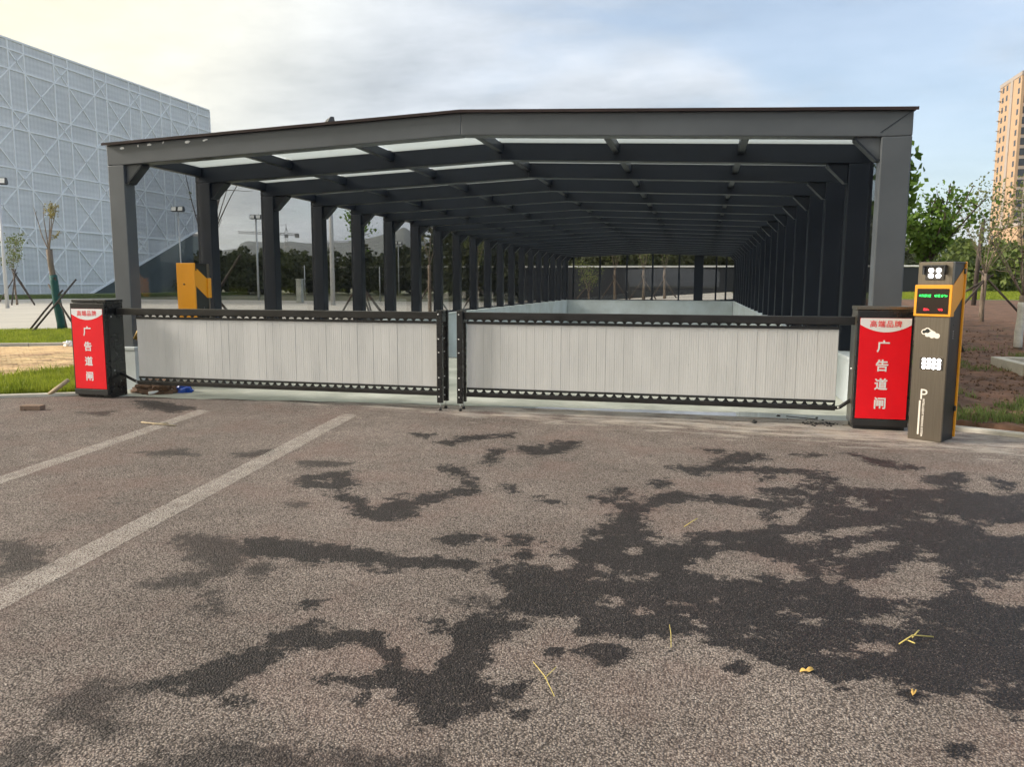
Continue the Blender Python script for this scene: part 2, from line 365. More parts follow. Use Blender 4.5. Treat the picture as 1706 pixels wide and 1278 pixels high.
M['lamp'] = mat('galvanised_pole', (0.55, 0.56, 0.57), 0.45, 0.3)
M['lampd'] = mat('floodlight_housing', (0.05, 0.05, 0.055), 0.4, 0.3)
M['fence'] = mat('dark_fence_panel', (0.012, 0.015, 0.022), 0.5, var=0.2, vscale=1.5, rnd=0.15)
M['cap'] = mat('white_fence_cap', (0.72, 0.72, 0.72), 0.6)
M['brick'] = mat('weathered_brick', (0.25, 0.17, 0.125), 0.9, var=0.3, vscale=20, bump=0.7, bscale=70)
M['pav'] = mat('yellow_paver', (0.58, 0.43, 0.23), 0.9, var=0.25, vscale=1.3, bump=0.4, bscale=60, rnd=0.32, hue=(0.54, 0.33, 0.20))
M['paver_bed'] = mat('joint_sand', (0.16, 0.12, 0.08), 0.95, var=0.3, vscale=5)
M['bag'] = mat('blue_plastic', (0.015, 0.08, 0.45), 0.35)
M['straw'] = mat('straw', (0.62, 0.50, 0.16), 0.8)
M['dryleaf'] = mat('dry_leaf', (0.72, 0.46, 0.13), 0.7)
M['crane'] = mat('crane_steel', (0.20, 0.19, 0.19), 0.6)
M['grate'] = mat('drain_grate', (0.03, 0.03, 0.03), 0.5, 0.4)
M['brass'] = mat('brass_tube', (0.42, 0.28, 0.09), 0.4, 0.6, var=0.2, vscale=8)

# ------------------------------------------------------------------ builders
class MB:
    """collects shapes; build() links them as ONE mesh object"""
    def __init__(s): s.v = []; s.f = []; s.sm = []
    def add(s, vs, fs, smooth=False):
        o = len(s.v); s.v += [tuple(p) for p in vs]
        for f in fs: s.f.append([i + o for i in f]); s.sm.append(smooth)
        return s
    def box(s, x0, x1, y0, y1, z0, z1):
        return s.add([(x0, y0, z0), (x1, y0, z0), (x1, y1, z0), (x0, y1, z0), (x0, y0, z1), (x1, y0, z1), (x1, y1, z1), (x0, y1, z1)],
                     [(0, 3, 2, 1), (4, 5, 6, 7), (0, 1, 5, 4), (1, 2, 6, 5), (2, 3, 7, 6), (3, 0, 4, 7)])
    def prism(s, poly, a, b, axis='y', smooth=False):
        """polygon in the plane across `axis`, extruded from a to b"""
        n = len(poly)
        def P(u, w, t): return {'y': (u, t, w), 'x': (t, u, w), 'z': (u, w, t)}[axis]
        vs = [P(u, w, a) for u, w in poly] + [P(u, w, b) for u, w in poly]
        fs = [list(range(n))[::-1], list(range(n, 2 * n))] + [[i, (i + 1) % n, (i + 1) % n + n, i + n] for i in range(n)]
        return s.add(vs, fs, smooth)
    def tube(s, pts, rads, n=8, caps=True, smooth=True):
        pts = [Vector(p) for p in pts]
        if not isinstance(rads, (list, tuple)): rads = [rads] * len(pts)
        vs = []; up = None
        for i, p in enumerate(pts):
            d = (pts[min(i + 1, len(pts) - 1)] - pts[max(i - 1, 0)]).normalized()
            if up is None: up = Vector((1, 0, 0)) if abs(d.x) < 0.8 else Vector((0, 1, 0))
            u = (up - d * up.dot(d)).normalized(); w = d.cross(u); up = u
            for k in range(n):
                a = 2 * math.pi * k / n
                vs.append(p + (u * math.cos(a) + w * math.sin(a)) * rads[i])
        fs = []
        for i in range(len(pts) - 1):
            for k in range(n):
                fs.append((i * n + k, i * n + (k + 1) % n, (i + 1) * n + (k + 1) % n, (i + 1) * n + k))
        if caps:
            fs.append(tuple(range(n))[::-1]); fs.append(tuple(range((len(pts) - 1) * n, len(pts) * n)))
        return s.add(vs, fs, smooth)
    def disc(s, c, r, axis, t, n=10):
        """short cylinder with its axis along x, y or z"""
        d = {'x': Vector((1, 0, 0)), 'y': Vector((0, 1, 0)), 'z': Vector((0, 0, 1))}[axis]
        c = Vector(c)
        return s.tube([c - d * t / 2, c + d * t / 2], r, n)
    def mesh(s, name, bevel=0.0, seg=2):
        me = bpy.data.meshes.new(name); me.from_pydata(s.v, [], s.f)
        bm = bmesh.new(); bm.from_mesh(me)
        bmesh.ops.recalc_face_normals(bm, faces=bm.faces)
        if bevel > 0:
            es = [e for e in bm.edges if len(e.link_faces) == 2 and e.calc_face_angle(0) > 0.5]
            bmesh.ops.bevel(bm, geom=es, offset=bevel, segments=seg, affect='EDGES', profile=0.5, clamp_overlap=True)
            bm.to_mesh(me); bm.free()
        else:
            bm.to_mesh(me); bm.free()
            if len(me.polygons) == len(s.sm): me.polygons.foreach_set('use_smooth', s.sm)
        me.update()
        return me
    def build(s, name, m, parent=None, bevel=0.0, loc=(0, 0, 0), seg=2):
        me = s.mesh(name, bevel, seg); me.materials.append(M[m])
        return put(name, me, parent, loc)

def put(name, me, parent=None, loc=(0, 0, 0), rot=(0, 0, 0), scale=None):
    o = bpy.data.objects.new(name, me); COL.objects.link(o)
    o.location = loc; o.rotation_euler = rot
    if scale: o.scale = scale
    if parent is not None: o.parent = parent
    return o
def thing(name, label, cat, loc=(0, 0, 0), rz=0.0, group=None):
    o = bpy.data.objects.new(name, None); COL.objects.link(o)
    o.empty_display_size = 0.2; o.location = loc; o.rotation_euler = (0, 0, rz)
    return tag(o, label, cat, group)
def tag(o, label, cat, group=None):
    o['label'] = label; o['category'] = cat
    if group: o['group'] = group
    return o
def kind(o, k, label=None):
    o['kind'] = k
    if label: o['label'] = label
    return o
def np_mesh(name, verts, faces, m, smooth=False):
    """mesh from numpy arrays; all faces have the same number of corners"""
    verts = np.asarray(verts, np.float32); faces = np.asarray(faces, np.int32)
    k = faces.shape[1]
    me = bpy.data.meshes.new(name)
    me.vertices.add(len(verts)); me.vertices.foreach_set('co', verts.ravel())
    me.loops.add(faces.size); me.loops.foreach_set('vertex_index', faces.ravel())
    me.polygons.add(len(faces)); me.polygons.foreach_set('loop_start', np.arange(0, faces.size, k, dtype=np.int32))
    me.polygons.foreach_set('loop_total', np.full(len(faces), k, np.int32))
    if smooth: me.polygons.foreach_set('use_smooth', np.ones(len(faces), bool))
    me.update(); me.validate()
    me.materials.append(M[m])
    return me
def leaf_mesh(name, cen, size, m, seed=0, aspect=0.6, up=0.0):
    """one folded leaf (two triangles as a kite) per centre, random orientation"""
    rg = np.random.default_rng(seed); cen = np.asarray(cen, float); n = len(cen)
    size = np.broadcast_to(np.asarray(size, float), (n,)) * rg.uniform(0.65, 1.3, n)
    d = rg.normal(size=(n, 3)); d[:, 2] += up; d /= np.linalg.norm(d, axis=1)[:, None]
    q = rg.normal(size=(n, 3)); w = np.cross(d, q); w /= np.linalg.norm(w, axis=1)[:, None]
    nn = np.cross(d, w)
    a = cen - d * size[:, None] * 0.5; b = cen + w * (size * aspect * 0.5)[:, None] + nn * (size * 0.08)[:, None]
    c = cen + d * size[:, None] * 0.5; e = cen - w * (size * aspect * 0.5)[:, None] + nn * (size * 0.08)[:, None]
    V = np.stack([a, b, c, e], 1).reshape(-1, 3)
    return np_mesh(name, V, np.arange(4 * n).reshape(n, 4), m)
def grass_mesh(name, pts, h, m, seed=0, wid=0.006, lean=0.5):
    rg = np.random.default_rng(seed); pts = np.asarray(pts, float); n = len(pts)
    hh = h * rg.uniform(0.5, 1.4, n); a = rg.uniform(0, 2 * np.pi, n); b = rg.uniform(0, 2 * np.pi, n)
    L = hh * lean * rg.uniform(0.1, 1, n)
    w = np.stack([np.cos(a), np.sin(a), 0 * a], 1) * wid
    tip = pts + np.stack([np.cos(b) * L, np.sin(b) * L, hh], 1)
    mid = pts + np.stack([np.cos(b) * L * 0.3, np.sin(b) * L * 0.3, hh * 0.55], 1)
    V = np.stack([pts - w, pts + w, mid + w * 0.7, mid - w * 0.7, tip], 1).reshape(-1, 3)
    i = np.arange(n)[:, None] * 5
    F = np.concatenate([i + np.array([[0, 1, 2]]), i + np.array([[0, 2, 3]]), i + np.array([[3, 2, 4]])], 0)
    return np_mesh(name, V, F, m)
_txt = {}
def text_mesh(body, size, m, ext=0.0008, bold=0.0, align='CENTER', space=1.0):
    c = bpy.data.curves.new('text', 'FONT'); c.body = body; c.size = size; c.extrude = ext; c.offset = bold
    c.align_x = align; c.align_y = 'CENTER'; c.space_character = space; c.resolution_u = 3
    o = bpy.data.objects.new('text', c); COL.objects.link(o)
    bpy.context.view_layer.update()
    dg = bpy.context.evaluated_depsgraph_get()
    me = bpy.data.meshes.new_from_object(o.evaluated_get(dg))
    bpy.data.objects.remove(o); bpy.data.curves.remove(c)
    me.materials.clear(); me.materials.append(M[m])
    xs = np.array([v.co[:] for v in me.vertices]) if len(me.vertices) else np.zeros((1, 3))
    mid = (xs.min(0) + xs.max(0)) / 2
    for v in me.vertices: v.co.x -= mid[0]; v.co.y -= mid[1]
    return me
# ================================================================== the setting: ground
def sheet(name, poly, z, m, structure=True):
    me = bpy.data.meshes.new(name); me.from_pydata([(x, y, z) for x, y in poly], [], [list(range(len(poly)))])
    me.materials.append(M[m]); o = put(name, me)
    if o.data.polygons[0].normal.z < 0: o.data.flip_normals()
    if structure: o['kind'] = 'structure'
    return o
XL, XR, XLI, XRI = -8.113, 2.207, -7.852, 1.894          # canopy: outer and inner faces of the columns
XM = (XL + XR) / 2
Y0, SP, NF, DEP = 9.625, 1.969, 20, 0.21
YE = Y0 + SP * (NF - 1) + DEP + 0.1
HE, HI, HA, ZB = 3.409, 3.139, 3.618, 0.605
# ground sheet to the horizon with the pit of the ramp left open
g = MB()
B = 2400.0; px0, px1, py0, py1 = -8.15, 2.2, 9.35, YE + 0.3
for a, b, c, d in ((-B, B, -B, py0), (-B, B, py1, B), (-B, px0, py0, py1), (px1, B, py0, py1)):
    g.add([(a, c, -0.03), (b, c, -0.03), (b, d, -0.03), (a, d, -0.03)], [(0, 1, 2, 3)])
kind(g.build('ground', 'earth'), 'structure')
sheet('car_park', [(-60, -40), (60, -40), (60, 9.32), (-60, 9.32)], -0.008, 'asphalt')

WET=[[-98,397,-82,397,-68,395,-57,402,-61,417,-73,419,-75,426,-63,431,-64,461,-53,476,-49,491,-50,519,-45,532,-33,547,-23,563,-6,567,7,562,24,570,37,567,51,560,55,578,47,589,46,598,59,599,77,609,91,619,93,639,89,654,66,652,42,650,15,639,3,628,-7,638,-19,648,-15,660,2,656,15,671,23,702,40,723,56,723,58,698,44,688,28,672,32,664,52,669,77,666,97,667,105,649,106,625,113,614,132,615,150,618,168,624,178,631,174,650,180,666,196,681,207,684,203,662,193,640,197,622,211,617,234,627,312,651,148,294,118,299,111,293,107,297,108,306,102,308,95,302,89,306,81,308,74,312,65,309,60,308,56,300,50,303,44,312,36,312,28,317,21,322,11,323,7,328,10,334,4,334,-4,334,-9,322,-12,329,-17,328,-22,320,-30,325,-41,322,-46,321,-45,331,-51,336,-60,337,-65,336,-70,331,-79,322,-86,350,-85,357,-86,362,-89,364],[-46,306,-38,313,-29,314,-22,310,-24,303,-32,295,-40,299],[16,311,21,314,23,306,19,299,16,305],[-160,696,-142,708,-133,728,-113,738,-106,717,-120,685,-136,667,-152,677],[-29,603,-23,610,-17,587,-27,583],[134,747,142,741,158,719,184,698,170,687,150,703],[76,300,87,305,88,299,80,295],[-60,564,-52,571,-49,550,-56,548],[-72,544,-50,542,-59,525],[229,673,237,656,227,641],[-107,535,-90,525,-99,520],[-108,447,-92,442,-91,430,-103,426],[-64,271,-60,274,-60,264],[85,267,89,267,85,263],[-95,421,-88,418,-90,407],[-55,301,-52,303,-51,298],[-60,255,-55,256,-57,249],[6,734,19,734,27,720,16,717],[87,731,110,733,98,724],[50,633,59,636,53,626],[-87,399,-107,396,-125,397,-139,397,-157,395,-177,399,-197,401,-217,402,-242,404,-257,401,-252,390,-237,370,-231,374,-217,378,-200,370,-195,381,-182,381,-165,371,-155,369,-145,378,-128,385,-117,383,-104,384,-97,370,-80,366],[-77,353,-91,342,-100,327,-100,314,-95,294,-94,278,-96,272,-103,270,-108,274,-117,288,-124,292,-129,302,-141,300,-141,294,-156,303,-166,306,-170,301,-172,290,-175,277,-184,266,-187,255,-193,248,-197,241,-188,238,-180,237,-168,239,-160,233,-153,234,-152,237,-162,237,-167,241,-168,250,-162,256,-162,272,-160,281,-148,282,-141,288,-138,293,-126,286,-119,277,-112,263,-102,252,-97,251,-92,250,-90,244,-91,238,-85,235,-80,239,-78,245,-71,253,-63,257,-59,265,-64,270,-70,267,-76,272,-79,281,-77,287,-83,297,-79,303,-71,327],[-298,535,-298,551,-286,559,-277,567,-269,574,-260,550,-246,534,-253,523,-239,504,-228,499,-214,478,-206,492,-207,517,-186,518,-175,533,-161,541,-171,567,-188,589,-205,601,-204,613,-186,600,-164,569,-152,539,-157,529,-170,520,-170,505,-184,493,-176,473,-185,457,-200,453,-223,469,-232,485,-244,494,-262,516,-284,520],[-146,428,-139,442,-124,443,-113,434,-124,431,-127,423,-140,421],[-174,633,-181,669,-179,684,-162,681,-172,665,-166,623],[-136,258,-129,262,-116,264,-116,259,-130,256],[-111,308,-108,313,-105,305],[-114,319,-108,322,-107,317],[-140,561,-131,558,-127,541],[-705,862,-665,859,-588,824,-598,793,-650,810],[-235,699,-225,736,-182,764,-177,745,-214,720,-226,690],[-178,317,-177,326,-171,329,-172,320],[-105,344,-100,345,-100,336],[-277,736,-259,741,-257,716],[-127,246,-122,248,-124,243],[-118,248,-114,252,-114,246]]
HOLE=[[-33,488,-31,516,-18,539,3,552,28,547,48,544,47,522,46,494,29,484,10,484,-1,471,-7,460,-15,461,-25,474,-29,476],[-24,460,-15,463,-9,455,-12,446,-21,448],[-5,411,3,427,13,443,27,449,43,442,55,433,61,418,54,407,46,401,44,414,36,414,34,403,19,405,3,404],[-39,441,-36,448,-26,441,-27,431,-36,428],[51,530,64,548,77,559,80,544,66,513,55,497,50,502],[52,487,69,494,97,514,116,519,116,509,98,495,78,481,64,466,53,475],[100,577,110,588,122,574,117,557,104,562],[77,451,91,476,107,488,122,489,111,470,96,461,86,451],[74,404,78,418,94,426,111,449,127,458,137,453,127,430,128,413,112,397,97,392,84,394],[171,532,186,546,214,550,204,521,184,514,174,517],[134,419,146,426,178,452,159,400,142,397,134,403],[73,366,87,378,96,372,92,359,83,359,75,362],[67,339,78,345,87,338,92,336,78,332,67,332],[52,331,59,334,59,324,53,326],[40,365,46,372,48,365,42,358],[48,358,58,364,59,358,50,351],[-27,352,-22,359,-19,352,-24,346],[-2,351,6,350,8,337,2,342],[147,558,160,564,156,551,147,549],[120,467,129,472,132,465,121,457],[145,450,152,455,152,447],[-22,372,-15,372,-17,364],[-43,353,-37,359,-37,351],[70,437,78,436,75,426,69,427],[-285,537,-271,550,-269,535]]
DAMP=[[-166,191,-161,204,-154,211,-147,214,-142,217,-131,217,-117,213,-107,206],[-112,205,-111,217,-97,216,-78,220,-72,214],[-225,222,-219,228,-220,237,-206,240,-190,244,-195,236,-201,230,-199,220,-183,212,-188,209,-201,213,-211,213],[-216,305,-217,316,-206,304,-204,295],[-276,478,-260,478,-260,467],[-706,765,-669,786,-656,751],[-400,607,-374,634,-365,609,-384,595],[-481,593,-452,614,-426,594,-455,584],[-397,363,-385,366,-367,359,-338,338,-341,323,-348,317],[-257,401,-278,401,-290,401,-299,396,-291,381,-275,374,-272,364,-246,351,-260,338,-270,323,-256,322,-241,326,-236,345,-237,358,-237,373],[-327,594,-307,605,-281,599,-291,585,-310,578],[-215,191,-212,201,-203,201,-197,187,-205,182],[-226,352,-224,366,-214,359,-216,345],[-116,343,-92,349,-80,336,-100,338],[-224,307,-229,329,-213,310]]

def sdf(poly, X, Y):
    """signed distance, positive inside"""
    p = np.array(poly, float).reshape(-1, 2) / 100
    d = np.full(X.shape, 1e9); ins = np.zeros(X.shape, bool)
    for i in range(len(p)):
        a, b = p[i - 1], p[i]; e = b - a
        t = np.clip(((X - a[0]) * e[0] + (Y - a[1]) * e[1]) / (e @ e + 1e-9), 0, 1)
        d = np.minimum(d, (X - a[0] - t * e[0]) ** 2 + (Y - a[1] - t * e[1]) ** 2)
        c = (a[1] > Y) != (b[1] > Y)
        ins ^= c & (X < (b[0] - a[0]) * (Y - a[1]) / (b[1] - a[1] + 1e-12) + a[0])
    return np.where(ins, 1, -1) * np.sqrt(d)
def near_asphalt():
    s = 0.025
    xs = np.arange(-9.2, 5.3, s); ys = np.arange(0.9, 9.3 + s, s)
    X, Y = np.meshgrid(xs, ys)
    def union(polys, acc=None):
        r = np.full(X.shape, -1.0)
        for p in polys:
            q = np.array(p, float).reshape(-1, 2) / 100
            x0, y0 = q.min(0) - 0.3; x1, y1 = q.max(0) + 0.3
            i = slice(*np.searchsorted(ys, (y0, y1))); j = slice(*np.searchsorted(xs, (x0, x1)))
            if X[i, j].size: r[i, j] = np.maximum(r[i, j], sdf(p, X[i, j], Y[i, j]))
        return r
    w = np.minimum(union(WET), -union(HOLE)); dm = union(DAMP)
    # far stains are thin: scale the edge width with distance so they keep their shape
    fac = 0.10 + 0.035 * np.clip(Y - 3, 0, 6)
    wet = np.clip(0.5 + w / (2 * fac), 0, 1); damp = np.clip(0.5 + dm / 0.36, 0, 1)
    t = np.clip((Y - (7.75 - 0.16 * (X + 3))) / 1.5, 0, 1); dust = t * t * (3 - 2 * t)
    n = X.size; ny, nx = X.shape
    V = np.stack([X.ravel(), Y.ravel(), np.zeros(n)], 1)
    idx = np.arange(n).reshape(ny, nx)
    F = np.stack([idx[:-1, :-1], idx[:-1, 1:], idx[1:, 1:], idx[1:, :-1]], -1).reshape(-1, 4)
    me = np_mesh('asphalt', V, F, 'asphalt', True)
    for nm, arr in (('wet', wet), ('damp', damp), ('dust', dust)):
        a = me.attributes.new(nm, 'FLOAT', 'POINT'); a.data.foreach_set('value', arr.ravel().astype(np.float32))
    kind(put('asphalt', me), 'structure')
near_asphalt()
# worn bay lines
sheet('road_marking', [(-3.308 + 0.24, 3.018 - 1.83), (-3.308, 3.018), (-4.002, 8.304), (-3.791, 8.271), (-3.087, 2.807), (-2.86, 1.0)], 0.004, 'marking')
sheet('road_marking', [(-5.05, 3.6), (-5.26, 4.879), (-5.80, 8.15), (-5.60, 8.10), (-5.06, 4.713), (-4.86, 3.5)], 0.004, 'marking')
# concrete slab in front of the ramp with a broken front edge
edge = [(-7.86 + i * 0.061, 8.83 + 0.085 * i * 0.061 + 0.10 * noise.fractal((i * 0.07, 3.3, 0), 0.8, 2.1, 5)) for i in range(160)]
sheet('concrete_apron', edge + [(XRI, 15.3), (-7.86, 15.3)], 0.006, 'apron')
dr = thing('drain_channel', 'dark steel drain grate across the top of the ramp', 'drain', (XM, 15.38, 0))
m_ = MB().box(-4.85, 4.85, -0.08, -0.065, -0.1, 0.008); m_.box(-4.85, 4.85, 0.065, 0.08, -0.1, 0.008); m_.build('frame', 'grate', dr)
m_ = MB()
for i in range(160): m_.box(-4.84 + i * 0.0605, -4.81 + i * 0.0605, -0.065, 0.065, -0.03, 0.004)
kind(m_.build('bar', 'grate', dr), 'stuff')
sheet('ramp', [(-7.86, 15.46), (XRI, 15.46), (XRI, 15.47), (-7.86, 15.47)], 0.0, 'apron').data.clear_geometry()
rm = bpy.data.objects['ramp'].data
rm.from_pydata([(-7.86, 15.46, 0), (XRI, 15.46, 0), (XRI, 19, -0.45), (-7.86, 19, -0.45), (XRI, YE, -4.4), (-7.86, YE, -4.4)], [], [(0, 1, 2, 3), (3, 2, 4, 5)])
def retaining(label, x0, x1, y0, y1, cap):
    t = thing('retaining_wall', label, 'wall', ((x0 + x1) / 2, (y0 + y1) / 2, 0))
    hx, hy = (x1 - x0) / 2, (y1 - y0) / 2
    MB().box(-hx, hx, -hy, hy, -4.6, ZB - 0.05).build('wall', 'plaster', t)
    MB().box(-hx - 0.012, hx + 0.012, -hy - 0.012, hy + 0.012, ZB - 0.05, ZB).build('coping', 'plaster', t, bevel=0.01)
    return t
retaining('pale low wall under the left glass side of the canopy', -8.22, -7.79, 9.56, YE + 0.2, 0)
retaining('pale low wall under the right glass side, behind the right barrier box', 1.86, 2.27, 9.56, YE + 0.2, 0)
retaining('pale head wall closing the far end of the ramp', -7.77, 1.84, YE - 0.12, YE + 0.2, 0)

# ================================================================== the canopy
cn = thing('entrance_canopy', 'long dark steel and glass canopy over the ramp entrance', 'canopy', (XM, Y0, 0))
CO = Vector((XM, Y0, 0))
def cp(name, me, x, y, z, m=None): return put(name, me, cn, Vector((x, y, z)) - CO)
def ztop(x): return HE + (HA - HE) * (1 - abs(x - XM) / (XM - XL))
def shared(mb, name, m, bevel=0.0, seg=2):
    me = mb.mesh(name, bevel, seg); me.materials.append(M[m]); return me
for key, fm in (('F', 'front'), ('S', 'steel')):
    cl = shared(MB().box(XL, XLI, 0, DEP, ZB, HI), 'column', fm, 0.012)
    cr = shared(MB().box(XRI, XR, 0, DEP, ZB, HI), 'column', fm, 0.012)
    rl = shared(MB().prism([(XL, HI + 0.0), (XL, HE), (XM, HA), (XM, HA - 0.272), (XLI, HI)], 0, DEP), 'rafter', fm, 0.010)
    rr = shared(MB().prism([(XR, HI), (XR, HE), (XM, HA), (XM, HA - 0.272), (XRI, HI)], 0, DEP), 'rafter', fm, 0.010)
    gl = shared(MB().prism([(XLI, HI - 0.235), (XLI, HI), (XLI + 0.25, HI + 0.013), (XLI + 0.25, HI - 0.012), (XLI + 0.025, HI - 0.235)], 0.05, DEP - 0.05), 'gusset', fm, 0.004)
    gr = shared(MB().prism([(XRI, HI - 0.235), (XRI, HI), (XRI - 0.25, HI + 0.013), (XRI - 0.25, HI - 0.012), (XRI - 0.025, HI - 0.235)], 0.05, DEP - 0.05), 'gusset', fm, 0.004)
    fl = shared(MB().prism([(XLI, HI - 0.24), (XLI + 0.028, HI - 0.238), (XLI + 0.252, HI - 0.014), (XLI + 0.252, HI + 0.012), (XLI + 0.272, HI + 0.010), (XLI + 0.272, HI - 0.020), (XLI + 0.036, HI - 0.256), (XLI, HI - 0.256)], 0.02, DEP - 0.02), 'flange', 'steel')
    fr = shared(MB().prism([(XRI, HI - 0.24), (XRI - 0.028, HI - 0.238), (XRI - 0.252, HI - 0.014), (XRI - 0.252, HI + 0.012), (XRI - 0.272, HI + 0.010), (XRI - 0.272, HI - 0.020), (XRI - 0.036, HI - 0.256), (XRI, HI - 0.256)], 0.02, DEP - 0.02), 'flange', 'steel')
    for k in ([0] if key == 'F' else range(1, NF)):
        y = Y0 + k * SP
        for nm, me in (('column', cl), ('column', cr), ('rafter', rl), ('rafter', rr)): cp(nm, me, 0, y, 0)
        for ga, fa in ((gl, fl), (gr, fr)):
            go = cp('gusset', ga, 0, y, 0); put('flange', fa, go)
PX = [-6.393, -4.673, XM, -1.233, 0.487]
pane_x = [XL + 0.06] + PX + [XR - 0.06]
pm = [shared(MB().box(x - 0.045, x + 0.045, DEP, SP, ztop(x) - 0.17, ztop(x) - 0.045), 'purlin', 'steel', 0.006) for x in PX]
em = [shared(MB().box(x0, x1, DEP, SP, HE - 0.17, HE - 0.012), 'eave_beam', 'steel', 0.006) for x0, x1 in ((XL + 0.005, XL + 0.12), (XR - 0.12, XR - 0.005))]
rp = []
for a, b in zip(pane_x[:-1], pane_x[1:]):
    za, zb_ = ztop(a) - 0.02, ztop(b) - 0.02
    rp.append(shared(MB().prism([(a + 0.03, za - 0.01), (a + 0.03, za), (b - 0.03, zb_), (b - 0.03, zb_ - 0.01)], DEP - 0.015, SP + 0.015), 'roof_pane', 'roofglass'))
wl = shared(MB().box(XL + 0.05, XL + 0.062, DEP + 0.012, SP - 0.012, ZB + 0.05, HE - 0.175), 'wall_pane', 'glass')
wr = shared(MB().box(XR - 0.062, XR - 0.05, DEP + 0.012, SP - 0.012, ZB + 0.05, HE - 0.175), 'wall_pane', 'glass')
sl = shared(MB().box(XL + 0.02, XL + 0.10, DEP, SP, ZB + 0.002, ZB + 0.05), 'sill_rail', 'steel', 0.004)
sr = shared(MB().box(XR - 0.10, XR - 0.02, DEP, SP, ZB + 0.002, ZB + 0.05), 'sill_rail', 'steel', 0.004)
for k in range(NF - 1):
    y = Y0 + k * SP
    for me in pm: cp('purlin', me, 0, y, 0)
    for me in em: cp('eave_beam', me, 0, y, 0)
    for me in rp: cp('roof_pane', me, 0, y, 0)
    cp('wall_pane', wl, 0, y, 0); cp('wall_pane', wr, 0, y, 0); cp('sill_rail', sl, 0, y, 0); cp('sill_rail', sr, 0, y, 0)
# roof edge flashing: folded maroon sheet, slightly wavy
for s in (-1, 1):
    mb = MB(); n = 24; vs = []
    for i in range(n + 1):
        x = XM + s * (XM - XL + 0.035) * i / n
        z = HE + (HA - HE) * (1 - i / n) + 0.003; w = random.uniform(-0.004, 0.004)
        vs += [(x, Y0 - 0.055 + w, z - 0.012), (x, Y0 - 0.06 + w, z + 0.022), (x, Y0 + 0.3, z + 0.022), (x, Y0 + 0.3, z + 0.010), (x, Y0 - 0.03, z + 0.008)]
    fs = [[i * 5 + a, i * 5 + b, i * 5 + 5 + b, i * 5 + 5 + a] for i in range(n) for a, b in ((0, 1), (1, 2), (2, 3), (3, 4), (4, 0))]
    fs += [[0, 1, 2, 3, 4], [n * 5 + j for j in range(5)]]
    mb.add(vs, fs); mb.build('flashing', 'flash', cn, loc=-CO)
    xo = XL if s < 0 else XR
    MB().box(min(xo, xo + s * 0.035), max(xo, xo + s * 0.035), Y0 + 0.3, YE, HE - 0.05, HE + 0.025).build('flashing', 'flash', cn, loc=-CO)
# scraps of white protective film left along the front beam
for x, dz, w in ((-7.86, -0.055, 0.07), (-7.60, -0.045, 0.03), (-7.42, -0.045, 0.09), (-6.82, -0.05, 0.10), (-6.55, -0.045, 0.13), (-7.20, -0.03, 0.03)):
    mb = MB(); z = ztop(x) + dz; n = 9
    pts = [(x + w * 0.5 * math.cos(a) * random.uniform(0.6, 1.1), z + w * 0.05 * math.cos(a) + 0.018 * math.sin(a) * random.uniform(0.4, 1.3)) for a in [2 * math.pi * i / n for i in range(n)]]
    mb.prism(pts, Y0 - 0.006, Y0 - 0.002); mb.build('film_scrap', 'film', cn, loc=-CO)
# mitre seam on the right front corner
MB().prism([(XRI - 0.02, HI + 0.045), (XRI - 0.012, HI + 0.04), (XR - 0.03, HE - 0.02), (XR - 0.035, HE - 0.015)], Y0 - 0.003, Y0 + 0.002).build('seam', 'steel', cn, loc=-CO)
# glazed far end
mx_ = [-7.86, -7.48, -5.88, -4.28, -2.77, -1.24, -0.12, 0.87, 1.43, 1.9]
for i, x in enumerate(mx_):
    w = 0.05 if i != 6 else 0.26
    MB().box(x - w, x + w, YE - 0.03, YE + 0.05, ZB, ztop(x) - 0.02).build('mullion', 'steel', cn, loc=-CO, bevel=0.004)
for a, b in zip(mx_[:-1], mx_[1:]):
    wa = 0.26 if a == -0.12 else 0.05; wb = 0.26 if b == -0.12 else 0.05
    MB().box(a + wa + 0.003, b - wb - 0.003, YE, YE + 0.012, ZB + 0.05, 3.3).build('wall_pane', 'glass', cn, loc=-CO)
MB().box(-7.8, 1.85, YE - 0.025, YE + 0.045, ZB + 0.002, ZB + 0.05).build('sill_rail', 'steel', cn, loc=-CO)

